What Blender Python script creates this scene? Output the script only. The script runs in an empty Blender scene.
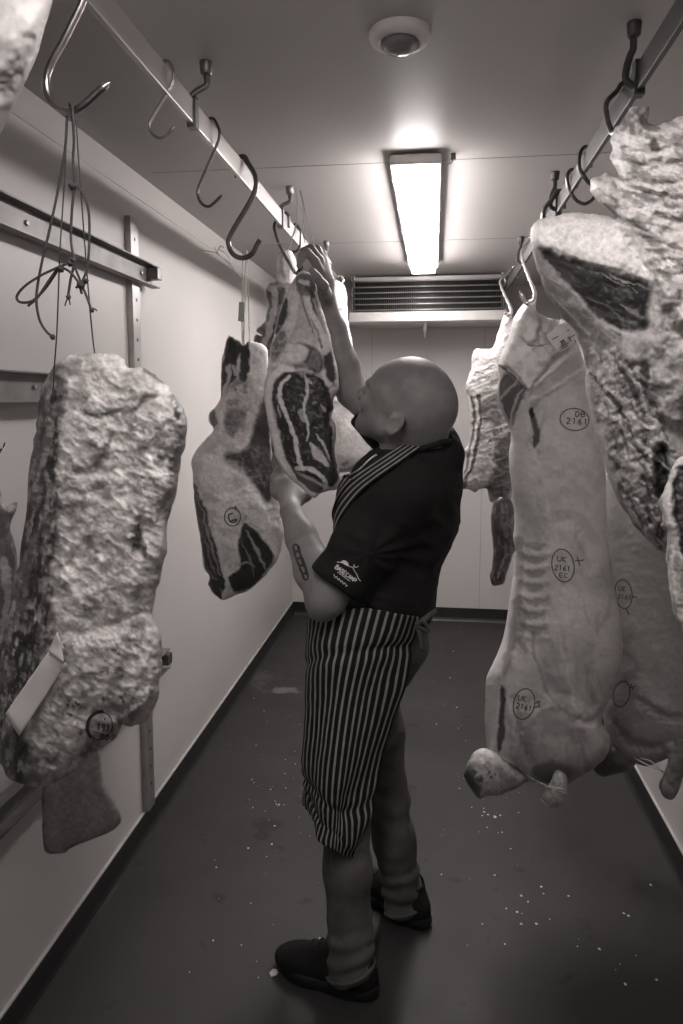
import bpy, math, random
import numpy as np
from mathutils import Vector, Matrix
from mathutils.bvhtree import BVHTree

random.seed(7)
SC = bpy.context.scene
COL = SC.collection
PI = math.pi

# ------------------------------------------------------------------ camera geometry
F = 700.0                                  # focal length in pixels of the 683 x 1024 frame
TH = math.atan(0.107)                      # pitch down
PSI = math.atan((434 - 341.5) / F * math.cos(TH))   # yaw to the left
CH = 1.62                                  # lens height
PPY = 401 + F * math.tan(TH)
_ct, _st, _c, _s = math.cos(TH), math.sin(TH), math.cos(PSI), math.sin(PSI)
RIGHT = np.array([_c, _s, 0.0])
FW0 = np.array([-_s, _c, 0.0])
FWD = FW0 * _ct + np.array([0, 0, -_st])
UP = FW0 * _st + np.array([0, 0, _ct])


def ray(px, py):
    px = np.asarray(px, float)[..., None]
    py = np.asarray(py, float)[..., None]
    return FWD + RIGHT * ((px - 341.5) / F) + UP * ((PPY - py) / F)


def P(px, py, y):
    """Point of the room seen at photo position (px, py) and standing at distance y down the room."""
    d = ray(px, py)
    k = np.asarray(y, float) / d[..., 1]
    return d * k[..., None] + np.array([0, 0, CH])


def G(px, py, z=0.0):
    d = ray(px, py)
    return d * ((z - CH) / d[..., 2])[..., None] + np.array([0, 0, CH])


def PX(px, py, x):
    d = ray(px, py)
    return d * (x / d[..., 0])[..., None] + np.array([0, 0, CH])


def proj(p):
    p = np.asarray(p, float) - np.array([0, 0, CH])
    w = p @ FWD
    return 341.5 + F * (p @ RIGHT) / w, PPY - F * (p @ UP) / w


# ------------------------------------------------------------------ noise
def _hash(i, j, k):
    n = (i * 374761393 + j * 668265263 + k * 2147483647) & 0xFFFFFFFF
    n = ((n ^ (n >> 13)) * 1274126177) & 0xFFFFFFFF
    n = (n ^ (n >> 16)) & 0xFFFFFFFF
    n = (n * 2246822519) & 0xFFFFFFFF
    return ((n >> 8) & 0xFFFF) / 65535.0


def vnoise(p):
    p = np.asarray(p, float)
    i = np.floor(p).astype(np.int64)
    f = p - i
    f = f * f * f * (f * (f * 6 - 15) + 10)
    x, y, z = f[..., 0], f[..., 1], f[..., 2]
    i0, i1, i2 = i[..., 0] + 5000, i[..., 1] + 7000, i[..., 2] + 9000
    r = 0
    for a in (0, 1):
        for b in (0, 1):
            for c in (0, 1):
                w = (x if a else 1 - x) * (y if b else 1 - y) * (z if c else 1 - z)
                r = r + w * _hash(i0 + a, i1 + b, i2 + c)
    return r * 2 - 1


def fbm(p, oct=4, gain=0.5):
    r, a, s = 0, 1.0, 0
    p = np.asarray(p, float)
    for k in range(oct):
        r = r + a * vnoise(p * (2.03 ** k) + 17.3 * k)
        s += a
        a *= gain
    return r / s


def fb2(x, y, scale, seed=0, oct=4):
    return fbm(np.stack([x / scale, y / scale, np.full_like(x, seed * 3.71)], -1), oct)


# ------------------------------------------------------------------ objects
def mesh_obj(name, V, Fc, mat=None, parent=None, smooth=True, attrs=None, uv=None):
    me = bpy.data.meshes.new(name)
    V = np.asarray(V, np.float32)
    if isinstance(Fc, np.ndarray):
        n = Fc.shape[1]
        me.vertices.add(len(V))
        me.vertices.foreach_set('co', V.ravel())
        me.loops.add(Fc.size)
        me.loops.foreach_set('vertex_index', Fc.astype(np.int32).ravel())
        me.polygons.add(len(Fc))
        me.polygons.foreach_set('loop_start', np.arange(0, Fc.size, n, dtype=np.int32))
        me.update(calc_edges=True)
        me.validate()
    else:
        me.from_pydata([tuple(map(float, v)) for v in V], [], Fc)
        me.update()
    if smooth:
        me.polygons.foreach_set('use_smooth', np.ones(len(me.polygons), bool))
    if attrs:
        for k, a in attrs.items():
            at = me.attributes.new(k, 'FLOAT', 'POINT')
            at.data.foreach_set('value', np.asarray(a, np.float32))
    if mat:
        me.materials.append(mat)
    o = bpy.data.objects.new(name, me)
    COL.objects.link(o)
    if parent:
        o.parent = parent
        o.matrix_parent_inverse = Matrix()
    return o


def tag(o, label=None, cat=None, group=None, kind=None):
    if label: o['label'] = label
    if cat: o['category'] = cat
    if group: o['group'] = group
    if kind: o['kind'] = kind
    return o


def empty(name, label, cat, group=None):
    o = bpy.data.objects.new(name, None)
    o.empty_display_size = 0.05
    COL.objects.link(o)
    return tag(o, label, cat, group)


def settle(o, loc):
    """Move the origin of a thing (mesh or Empty, built in room coordinates) to loc, parts following."""
    loc = Vector([float(v) for v in loc])
    def shift(ob):
        if ob.type == 'MESH':
            ob.data.transform(Matrix.Translation(-loc))
        for c in ob.children:
            shift(c)
    shift(o)
    o.location = loc
    return o


class MB:
    """Collects boxes, tubes and lathes that become one mesh."""
    def __init__(s):
        s.v, s.f = [], []

    def add(s, V, Fc):
        b = len(s.v)
        s.v.extend([tuple(map(float, v)) for v in V])
        s.f.extend([tuple(int(i) + b for i in f) for f in Fc])
        return s

    def box(s, lo, hi, bev=0.0):
        (x0, y0, z0), (x1, y1, z1) = lo, hi
        if bev <= 0:
            V = [(x, y, z) for x in (x0, x1) for y in (y0, y1) for z in (z0, z1)]
            return s.add(V, [(0, 1, 3, 2), (4, 6, 7, 5), (0, 4, 5, 1), (2, 3, 7, 6), (0, 2, 6, 4), (1, 5, 7, 3)])
        import bmesh
        bm = bmesh.new()
        bmesh.ops.create_cube(bm, size=1)
        for v in bm.verts:
            v.co = Vector(((x0 + x1) / 2 + v.co.x * (x1 - x0), (y0 + y1) / 2 + v.co.y * (y1 - y0), (z0 + z1) / 2 + v.co.z * (z1 - z0)))
        bmesh.ops.bevel(bm, geom=bm.edges[:], offset=bev, segments=2, affect='EDGES', profile=0.6)
        bm.verts.index_update()
        s.add([v.co for v in bm.verts], [[v.index for v in f.verts] for f in bm.faces])
        bm.free()
        return s

    def prism(s, pts, axis, a, b):
        """Extrude a 2-D outline along an axis; pts are the other two coordinates in order."""
        n = len(pts)
        def mk(p, t):
            return {0: (t, p[0], p[1]), 1: (p[0], t, p[1]), 2: (p[0], p[1], t)}[axis]
        V = [mk(p, a) for p in pts] + [mk(p, b) for p in pts]
        Fc = [(i, (i + 1) % n, (i + 1) % n + n, i + n) for i in range(n)] + [tuple(range(n))[::-1], tuple(range(n, 2 * n))]
        return s.add(V, Fc)

    def tube(s, pts, r, n=10, sub=6, smooth=True, flat=1.0):
        V, Fc = tube(pts, r, n, sub, smooth, flat)
        return s.add(V, Fc)

    def lathe(s, c, prof, n=32, axis=2):
        c = np.asarray(c, float)
        V, Fc = [], []
        m = len(prof)
        for i in range(n):
            a = 2 * PI * i / n
            for (r, h) in prof:
                p = [0, 0, 0]
                p[axis] = h
                p[(axis + 1) % 3] = r * math.cos(a)
                p[(axis + 2) % 3] = r * math.sin(a)
                V.append(c + p)
        for i in range(n):
            for j in range(m - 1):
                a, b = i * m + j, ((i + 1) % n) * m + j
                Fc.append((a, b, b + 1, a + 1))
        return s.add(V, Fc)

    def build(s, name, mat=None, parent=None, smooth=False):
        return mesh_obj(name, s.v, s.f, mat, parent, smooth)


def catmull(pts, sub=6, closed=False):
    pts = np.asarray(pts, float)
    n = len(pts)
    if n < 3 and not closed:
        t = np.linspace(0, 1, sub + 1)[:, None]
        return pts[0] * (1 - t) + pts[1] * t
    out = []
    rng = range(n) if closed else range(n - 1)
    for i in rng:
        if closed:
            p0, p1, p2, p3 = pts[(i - 1) % n], pts[i], pts[(i + 1) % n], pts[(i + 2) % n]
        else:
            p0 = pts[i - 1] if i else 2 * pts[0] - pts[1]
            p1, p2 = pts[i], pts[i + 1]
            p3 = pts[i + 2] if i + 2 < n else 2 * pts[-1] - pts[-2]
        for k in range(sub):
            t = k / sub
            out.append(0.5 * (2 * p1 + (p2 - p0) * t + (2 * p0 - 5 * p1 + 4 * p2 - p3) * t * t + (3 * p1 - p0 - 3 * p2 + p3) * t ** 3))
    if not closed:
        out.append(pts[-1])
    return np.array(out)


def tube(pts, r, n=10, sub=6, smooth=True, flat=1.0):
    """A round bar along pts; r is one radius or one per point. Returns verts, faces."""
    pts = np.asarray(pts, float)
    rr = np.full(len(pts), float(r)) if np.isscalar(r) else np.asarray(r, float)
    if smooth and len(pts) > 2:
        q = catmull(np.concatenate([pts, rr[:, None]], 1), sub)
        pts, rr = q[:, :3], np.maximum(q[:, 3], 1e-5)
    T = np.gradient(pts, axis=0)
    T /= np.linalg.norm(T, axis=1)[:, None] + 1e-12
    N = np.zeros_like(T)
    a = np.array([0, 1.0, 0]) if abs(T[0][1]) < 0.9 else np.array([1.0, 0, 0])
    nn = a - T[0] * (a @ T[0])
    nn /= np.linalg.norm(nn)
    for i in range(len(T)):
        nn = nn - T[i] * (nn @ T[i])
        nn /= np.linalg.norm(nn) + 1e-12
        N[i] = nn
    B = np.cross(T, N)
    an = np.arange(n) * 2 * PI / n
    V = pts[:, None] + rr[:, None, None] * (np.cos(an)[None, :, None] * N[:, None] * flat + np.sin(an)[None, :, None] * B[:, None])
    m = len(pts)
    V = V.reshape(-1, 3)
    Fc = [(i * n + j, i * n + (j + 1) % n, (i + 1) * n + (j + 1) % n, (i + 1) * n + j) for i in range(m - 1) for j in range(n)]
    Fc.append(tuple(range(n))[::-1])
    Fc.append(tuple((m - 1) * n + j for j in range(n)))
    return V, Fc


# ------------------------------------------------------------------ materials
TINT = (1.0, 0.955, 0.935)


def gcol(v):
    return (v * TINT[0], v * TINT[1], v * TINT[2], 1)


def base_mat(name, v, rough=0.5, metal=0.0, spec=0.5):
    m = bpy.data.materials.new(name)
    m.use_nodes = True
    b = m.node_tree.nodes['Principled BSDF']
    b.inputs['Base Color'].default_value = gcol(v)
    b.inputs['Roughness'].default_value = rough
    b.inputs['Metallic'].default_value = metal
    b.inputs['Specular IOR Level'].default_value = spec
    return m, m.node_tree, b


def node(nt, t, **kw):
    n = nt.nodes.new(t)
    for k, v in kw.items():
        if k in n.inputs:
            n.inputs[k].default_value = v
        else:
            setattr(n, k, v)
    return n


def mottled(name, v, amp=0.25, scale=8.0, rough=0.5, metal=0.0, bump=0.0, bscale=60.0, spec=0.5, stretch=None, detail=5):
    """Plain material whose tone and gloss wander a little, as real surfaces do."""
    m, nt, b = base_mat(name, v, rough, metal, spec)
    L = nt.links.new
    tc = node(nt, 'ShaderNodeTexCoord')
    mp = node(nt, 'ShaderNodeMapping')
    if stretch:
        mp.inputs['Scale'].default_value = stretch
    L(tc.outputs['Object'], mp.inputs['Vector'])
    nz = node(nt, 'ShaderNodeTexNoise', Scale=scale, Detail=detail)
    L(mp.outputs['Vector'], nz.inputs['Vector'])
    rp = node(nt, 'ShaderNodeValToRGB')
    rp.color_ramp.elements[0].position = 0.28
    rp.color_ramp.elements[1].position = 0.72
    rp.color_ramp.elements[0].color = gcol(v * (1 - amp))
    rp.color_ramp.elements[1].color = gcol(v * (1 + amp))
    L(nz.outputs['Fac'], rp.inputs['Fac'])
    L(rp.outputs['Color'], b.inputs['Base Color'])
    if bump:
        n2 = node(nt, 'ShaderNodeTexNoise', Scale=bscale, Detail=4)
        L(mp.outputs['Vector'], n2.inputs['Vector'])
        bp = node(nt, 'ShaderNodeBump', Strength=bump, Distance=0.002)
        L(n2.outputs['Fac'], bp.inputs['Height'])
        L(bp.outputs['Normal'], b.inputs['Normal'])
    return m


def meat_material(name, rough=0.45, bump=0.35, bscale=170.0, lo=.72, hi=1.22):
    """Tone per point from the attribute 'tone', broken up by fine noise; fat is duller, lean is wetter."""
    m, nt, b = base_mat(name, 0.5, rough, 0, .28)
    L = nt.links.new
    at = node(nt, 'ShaderNodeAttribute', attribute_name='tone')
    tc = node(nt, 'ShaderNodeTexCoord')
    nz = node(nt, 'ShaderNodeTexNoise', Scale=90.0, Detail=6, Roughness=0.65)
    L(tc.outputs['Object'], nz.inputs['Vector'])
    mr = node(nt, 'ShaderNodeMapRange')
    mr.inputs['From Min'].default_value = 0.25
    mr.inputs['From Max'].default_value = 0.75
    mr.inputs['To Min'].default_value = lo
    mr.inputs['To Max'].default_value = hi
    L(nz.outputs['Fac'], mr.inputs['Value'])
    mu = node(nt, 'ShaderNodeMath', operation='MULTIPLY')
    L(at.outputs['Fac'], mu.inputs[0])
    L(mr.outputs['Result'], mu.inputs[1])
    cc = node(nt, 'ShaderNodeCombineColor')
    for i, k in enumerate(('Red', 'Green', 'Blue')):
        mm = node(nt, 'ShaderNodeMath', operation='MULTIPLY')
        mm.inputs[1].default_value = TINT[i]
        L(mu.outputs[0], mm.inputs[0])
        L(mm.outputs[0], cc.inputs[k])
    L(cc.outputs['Color'], b.inputs['Base Color'])
    r2 = node(nt, 'ShaderNodeMapRange')
    r2.inputs['From Min'].default_value = 0.03
    r2.inputs['From Max'].default_value = 0.4
    r2.inputs['To Min'].default_value = rough - 0.08
    r2.inputs['To Max'].default_value = rough + 0.12
    L(at.outputs['Fac'], r2.inputs['Value'])
    L(r2.outputs['Result'], b.inputs['Roughness'])
    n2 = node(nt, 'ShaderNodeTexNoise', Scale=bscale, Detail=5, Roughness=0.6)
    L(tc.outputs['Object'], n2.inputs['Vector'])
    bp = node(nt, 'ShaderNodeBump', Strength=bump, Distance=0.003)
    L(n2.outputs['Fac'], bp.inputs['Height'])
    L(bp.outputs['Normal'], b.inputs['Normal'])
    return m


M = {}
M['panel'] = mottled('cold_room_panel', 0.47, 0.05, 1.6, 0.45, spec=0.4)
M['ceiling'] = mottled('ceiling_panel', 0.41, 0.05, 1.2, 0.52, spec=0.35)
M['seam'] = mottled('panel_seam', 0.30, 0.1, 6, 0.5)
M['skirting'] = mottled('dark_skirting', 0.016, 0.2, 5, 0.5)
M['lip'] = mottled('skirting_lip', 0.42, 0.15, 9, 0.4)
M['steel'] = mottled('galvanised_steel', 0.2, 0.25, 14, 0.42, 0.9, 0.1, 50)
M['dull_steel'] = mottled('dull_steel', 0.17, 0.25, 14, 0.5, 0.4, 0.1, 50)
M['rail_steel'] = mottled('rail_steel', 0.42, 0.22, 10, 0.42, 0.85, 0.1, 50, stretch=(1, 0.2, 1))
M['dark_steel'] = mottled('dark_rail_steel', 0.055, 0.25, 10, 0.5, 0.3, 0.1, 50)
M['hook'] = mottled('hook_steel', 0.35, 0.3, 30, 0.28, 1.0)
M['dark_hook'] = mottled('dark_hook_steel', 0.13, 0.3, 30, 0.33, 0.9)
M['bright_hook'] = mottled('bright_hook_steel', 0.75, 0.15, 30, 0.25, 0.9)
M['fin'] = mottled('cooler_fin', 0.035, 0.3, 20, 0.5, 0.3)
M['alu'] = mottled('cooler_aluminium', 0.55, 0.1, 10, 0.35, 0.7)
M['white_plastic'] = mottled('white_plastic', 0.55, 0.05, 10, 0.4)
M['lens'] = mottled('sensor_lens', 0.16, 0.1, 20, 0.15)
M['twine'] = mottled('butcher_twine', 0.55, 0.2, 120, 0.8)
M['cord'] = mottled('dark_cord', 0.035, 0.3, 160, 0.75, bump=0.5, bscale=300)
M['paper'] = mottled('paper', 0.62, 0.06, 20, 0.7)
M['ink'] = mottled('stamp_ink', 0.03, 0.3, 200, 0.6)
M['soft_ink'] = mottled('faded_ink', 0.075, 0.4, 200, 0.6)
M['crumb'] = mottled('fat_crumb', 0.6, 0.2, 60, 0.6)
M['meat'] = meat_material('meat')
M['smooth_meat'] = meat_material('smooth_meat', 0.42, 0.12, 90, .90, 1.08)
M['wet_meat'] = meat_material('wet_meat', 0.36, 0.35, 200, .84, 1.14)
# ------------------------------------------------------------------ the cold room
XL, XR, YB, YF, ZC = -1.05, 0.86, 5.12, -1.6, 2.42


def struct(mb, name, mat):
    return tag(mb.build(name, mat), kind='structure')


def floor_material():
    m, nt, b = base_mat('resin_floor', 0.05, 0.5, 0, .3)
    L = nt.links.new
    tc = node(nt, 'ShaderNodeTexCoord')
    n1 = node(nt, 'ShaderNodeTexNoise', Scale=1.3, Detail=6, Roughness=0.6)
    n2 = node(nt, 'ShaderNodeTexNoise', Scale=7.0, Detail=5, Roughness=0.6)
    n3 = node(nt, 'ShaderNodeTexNoise', Scale=160.0, Detail=2)
    for n in (n1, n2, n3):
        L(tc.outputs['Object'], n.inputs['Vector'])
    r1 = node(nt, 'ShaderNodeValToRGB')
    r1.color_ramp.elements[0].position = 0.3
    r1.color_ramp.elements[0].color = gcol(0.026)
    r1.color_ramp.elements[1].position = 0.75
    r1.color_ramp.elements[1].color = gcol(0.041)
    L(n1.outputs['Fac'], r1.inputs['Fac'])
    # dark spilled patches
    r2 = node(nt, 'ShaderNodeValToRGB')
    r2.color_ramp.elements[0].position = 0.30
    r2.color_ramp.elements[0].color = (0.45, 0.45, 0.45, 1)
    r2.color_ramp.elements[1].position = 0.38
    r2.color_ramp.elements[1].color = (1, 1, 1, 1)
    L(n2.outputs['Fac'], r2.inputs['Fac'])
    mx = node(nt, 'ShaderNodeMix', data_type='RGBA', blend_type='MULTIPLY')
    mx.inputs['Factor'].default_value = 1.0
    L(r1.outputs['Color'], mx.inputs['A'])
    L(r2.outputs['Color'], mx.inputs['B'])
    out = mx.outputs['Result']
    # stains of their own shape: pale dried smears and dark spills
    wob = node(nt, 'ShaderNodeTexNoise', Scale=14.0, Detail=5, Roughness=.65)
    L(tc.outputs['Object'], wob.inputs['Vector'])
    for (x, yv, rx, ry, v) in ((282, 690, 22, 3.5, .13), (255, 678, 26, 9, .075), (268, 824, 20, 9, .016), (262, 836, 12, 5, .016), (296, 752, 12, 8, .02), (455, 880, 12, 3, .018), (300, 800, 8, 5, .02), (520, 870, 9, 4, .018)):
        c = G(x, yv)
        ex = np.linalg.norm(G(x + rx, yv) - c)
        ey = np.linalg.norm(G(x, yv - ry) - c)
        su = node(nt, 'ShaderNodeVectorMath', operation='SUBTRACT')
        su.inputs[1].default_value = tuple(c)
        L(tc.outputs['Object'], su.inputs[0])
        dv = node(nt, 'ShaderNodeVectorMath', operation='DIVIDE')
        dv.inputs[1].default_value = (ex, ey, 1)
        L(su.outputs[0], dv.inputs[0])
        ln = node(nt, 'ShaderNodeVectorMath', operation='LENGTH')
        L(dv.outputs[0], ln.inputs[0])
        ad = node(nt, 'ShaderNodeMath', operation='MULTIPLY_ADD')
        ad.inputs[1].default_value = 3.2
        L(wob.outputs['Fac'], ad.inputs[0])
        L(ln.outputs['Value'], ad.inputs[2])
        mp = node(nt, 'ShaderNodeMapRange')
        mp.inputs['From Min'].default_value = 2.0
        mp.inputs['From Max'].default_value = 2.5
        mp.inputs['To Min'].default_value = .85
        mp.inputs['To Max'].default_value = 0
        L(ad.outputs[0], mp.inputs['Value'])
        m2 = node(nt, 'ShaderNodeMix', data_type='RGBA')
        L(mp.outputs['Result'], m2.inputs['Factor'])
        L(out, m2.inputs['A'])
        m2.inputs['B'].default_value = gcol(v)
        out = m2.outputs['Result']
    L(out, b.inputs['Base Color'])
    rr = node(nt, 'ShaderNodeMapRange')
    rr.inputs['To Min'].default_value = 0.46
    rr.inputs['To Max'].default_value = 0.66
    L(n2.outputs['Fac'], rr.inputs['Value'])
    L(rr.outputs['Result'], b.inputs['Roughness'])
    bp = node(nt, 'ShaderNodeBump', Strength=0.25, Distance=0.002)
    L(n3.outputs['Fac'], bp.inputs['Height'])
    L(bp.outputs['Normal'], b.inputs['Normal'])
    return m


struct(MB().box((XL - .1, YF - .1, -.1), (XR + .1, YB + .1, 0)), 'floor', floor_material())
struct(MB().box((XL - .1, YF - .1, ZC), (XR + .1, YB + .1, ZC + .1)), 'ceiling', M['ceiling'])
struct(MB().box((XL - .1, YF - .1, 0), (XL, YB + .1, ZC)), 'wall_left', M['panel'])
struct(MB().box((XR, YF - .1, 0), (XR + .1, YB + .1, ZC)), 'wall_right', M['panel'])
struct(MB().box((XL, YB, 0), (XR, YB + .1, ZC)), 'wall_back', M['panel'])
# the wall with the open doorway the camera stands in front of
struct(MB().box((XL, YF - .1, 0), (-.72, YF, ZC)).box((.72, YF - .1, 0), (XR, YF, ZC)).box((-.72, YF - .1, 2.12), (.72, YF, ZC)), 'wall_front', M['panel'])

# coved dark skirting with a pale lip
for nm, pts, ax, a, b in (
        ('baseboard_left', [(XL, 0), (XL + .022, 0), (XL + .014, .010), (XL + .009, .025), (XL + .008, .098), (XL, .098)], 1, YF, YB),
        ('baseboard_right', [(XR, 0), (XR - .022, 0), (XR - .014, .010), (XR - .009, .025), (XR - .008, .098), (XR, .098)], 1, YF, YB),
        ('baseboard_back', [(YB, 0), (YB - .022, 0), (YB - .014, .010), (YB - .009, .025), (YB - .008, .098), (YB, .098)], 0, XL, XR)):
    struct(MB().prism(pts, ax, a, b), nm, M['skirting'])
struct(MB().box((XL, YF, .098), (XL + .009, YB, .104)), 'trim_1', M['lip'])
struct(MB().box((XR - .009, YF, .098), (XR, YB, .104)), 'trim_2', M['lip'])
# cove strips between walls and ceiling
struct(MB().box((XL, YF, ZC - .088), (XL + .003, YB, ZC - .002)), 'trim_3', M['panel'])
struct(MB().box((XR - .003, YF, ZC - .088), (XR, YB, ZC - .002)), 'trim_4', M['panel'])
# ceiling panel joints
for i, yy in enumerate((1.28, 2.46, 3.64)):
    struct(MB().box((XL + .05, yy - .0018, ZC - .0012), (XR - .05, yy + .0018, ZC + .001)), 'trim_%d' % (5 + i), M['seam'])
for i, xx in enumerate((-.45, .35)):
    struct(MB().box((xx - .002, YB - .0012, .11), (xx + .002, YB + .001, ZC - .01)), 'trim_%d' % (8 + i), M['seam'])

# ------------------------------------------------------------------ ceiling lamp
def batten(name, label, x, y0, y1, strength):
    root = empty(name, label, 'lamp')
    zb = 2.345
    w = .067
    MB().box((x - w - .016, y0 - .006, zb + .030), (x + w + .016, y1 + .006, zb + .066), .01).build('housing', M['white_plastic'], root, False)
    for ya in (y0 + .02, y1 - .10):
        MB().box((x - .035, ya, zb + .066), (x + .035, ya + .08, ZC), .004).build('ceiling_bracket', M['white_plastic'], root)
    em, nt, b = base_mat('lit_diffuser', .8, .4)
    b.inputs['Emission Color'].default_value = (1, .945, .925, 1)
    b.inputs['Emission Strength'].default_value = strength
    MB().box((x - w + .001, y0 + .002, zb), (x + w - .001, y1 - .002, zb + .0295), .009).build('diffuser', em, root)
    for k in range(5):
        yy = y0 + (y1 - y0) * (.08 + .21 * k)
        for sx in (-1, 1):
            MB().box((x + sx * (w + .016) - .002, yy - .01, zb + .024), (x + sx * (w + .016) + .002, yy + .01, zb + .058), .002).build('clip', M['hook'], root)
    settle(root, (x, (y0 + y1) / 2, ZC))
    return root


LAMP = batten('ceiling_lamp', 'lit white strip lamp hanging from the ceiling in front of the cooler', -.070, 2.36, 4.14, 60.0)
w_ = P(452, 166, 2.6)
mb = MB().tube([(w_[0] - .02, 2.32, 2.36), (w_[0] - .005, 2.36, 2.38), (w_[0], 2.4, ZC - .004)], .0016, 6)
mb.lathe((w_[0], 2.4, ZC - .02), [(0, 0), (.008, 0), (.008, .02), (0, .02)], 10)
cl = mb.build('wire_clip', M['dark_steel'], LAMP)
cl.data.transform(Matrix.Translation(-LAMP.location))

# ------------------------------------------------------------------ motion sensor
c = G(400, 33, ZC)
root = empty('motion_sensor', 'round white motion sensor dome on the ceiling', 'sensor')
MB().lathe((c[0], c[1], ZC), [(.068, 0), (.0685, -.008), (.063, -.018), (.050, -.0225), (.046, -.023), (.043, -.021), (0, -.021)], 48).build('housing', M['white_plastic'], root, True)
MB().lathe((c[0], c[1], ZC - .0215), [(.041, 0), (.039, -.007), (.032, -.014), (.02, -.0185), (.008, -.0205), (0, -.021)], 40).build('lens', M['lens'], root, True)
settle(root, (c[0], c[1], ZC))

# ------------------------------------------------------------------ evaporator on the back wall
root = empty('evaporator_cooler', 'wide finned evaporator cooler under the ceiling at the far end', 'cooler')
y0 = 4.52
xa, xb = float(P(353, 300, y0)[0]), float(P(503, 300, y0)[0])
zt, zm, zb = float(P(430, 279, y0)[2]), float(P(430, 313, y0)[2]), float(P(430, 323, y0)[2])
MB().box((xa, y0 + .06, zm), (xb, YB - .02, ZC - .012)).build('casing', M['alu'], root)
g = MB()
n = 70
for k in range(n):
    xx = xa + .01 + (xb - xa - .02) * k / (n - 1)
    g.box((xx - .0012, y0 + .022, zm + .01), (xx + .0012, y0 + .06, zt - .01))
g.build('fin_pack', M['fin'], root)
MB().box((xa + .004, y0 + .0585, zm + .004), (xb - .004, y0 + .0600, zt - .004)).build('coil_back', M['fin'], root)
for k in range(6):
    zz = zm + .012 + (zt - zm - .016) * (k + .35) / 5.4
    MB().tube([(xa, y0 + .012, zz), (xb, y0 + .012, zz)], .0045, 8, smooth=False).build('tube', M['alu'], root, True)
for xq in (xa - .012, xb):
    MB().box((xq, y0 + .0, zm), (xq + .012, YB - .02, zt + .02), .003).build('side_panel', M['dark_steel'], root)
MB().prism([(y0 - .02, zm + .012), (y0 - .03, zm + .006), (y0 - .026, zb + .012), (y0 - .005, zb), (YB - .03, zb + .03), (YB - .03, zm - .001), (y0 + .0, zm - .001), (y0, zm + .012)], 0, xa - .02, xb + .02).build('drip_tray', M['alu'], root)
for xx in (xa + .0, xb - .0):
    MB().box((xx - .012, y0 - .016, zt - .005), (xx + .012, y0 - .002, zt + .032), .003).tube([(xx, y0 - .014, zt + .01), (xx, y0 - .02, zt), (xx + .01, y0 - .022, zt - .03), (xx - .008, y0 - .022, zt - .07), (xx, y0 - .02, zt - .1)], .004, 6).build('latch', M['hook'], root)
p = P(425, 325, y0)
MB().lathe((p[0], y0 + .03, 0), [(0, zb - .085), (.006, zb - .085), (.006, zb - .05), (.011, zb - .048), (.011, zb - .012), (.014, zb - .01), (.014, zb + .012), (0, zb + .012)], 16).build('drain_pipe', M['alu'], root, True)
settle(root, ((xa + xb) / 2, (y0 + YB) / 2, ZC))

# ------------------------------------------------------------------ meat rails
def rail(name, label, x0, z0, z1, y0, y1, hangers, mat, hmat, bend):
    root = empty(name, label, 'rail')
    MB().box((x0 - .006, y0, z0), (x0 + .006, y1, z1), .0025).build('bar', mat, root)
    for (yy, dx) in hangers:
        h = MB()
        n = 10
        pts = [(x0 + dx, yy, ZC - .03), (x0 + dx, yy, ZC - .052), (x0 + dx * .45 - bend * .5, yy, ZC - .066), (x0 - bend, yy, z1 - .006), (x0 - bend, yy, z1 - .03), (x0 - .0085 * (1 if bend > 0 else -1), yy, z1 - .044)]
        h.tube(pts, .0075, 8, 5, True, 0.5)
        # the saddle under the bar
        h.box((x0 - .011, yy - .012, z0 - .004), (x0 - .0065, yy + .012, z1 + .006)).box((x0 + .0065, yy - .012, z0 - .004), (x0 + .011, yy + .012, z1 + .006)).box((x0 - .011, yy - .012, z0 - .008), (x0 + .011, yy + .012, z0 - .004))
        h.box((x0 - .011, yy - .012, z1 + .003), (x0 + .011, yy + .012, z1 + .007))
        ho = h.build('hanger', hmat, root)
        MB().lathe((x0 + dx, yy, 0), [(0, ZC - .030), (.010, ZC - .030), (.014, ZC - .026), (.0155, ZC - .003), (.0155, ZC), (0, ZC)], 20).build('ceiling_fixing', hmat, ho, True)
    settle(root, (x0, (y0 + y1) / 2, z1))
    return root


RLX, RRX, RZ0, RZ1 = -.583, .425, 2.278, 2.335
rail('meat_rail', 'pale steel meat rail on hangers along the left side of the ceiling', RLX, RZ0, RZ1, -.9, 4.4,
     [(.7, .035), (1.70, .035), (2.68, .035), (3.59, .035)], M['rail_steel'], M['steel'], .016)
rail('meat_rail', 'dark steel meat rail on hangers along the right side above the lambs', RRX, RZ0, RZ1, -.9, 4.4,
     [(.67, -.014), (1.65, -.014), (2.635, -.014), (3.62, -.014)], M['dark_steel'], M['dark_steel'], .026)

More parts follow.
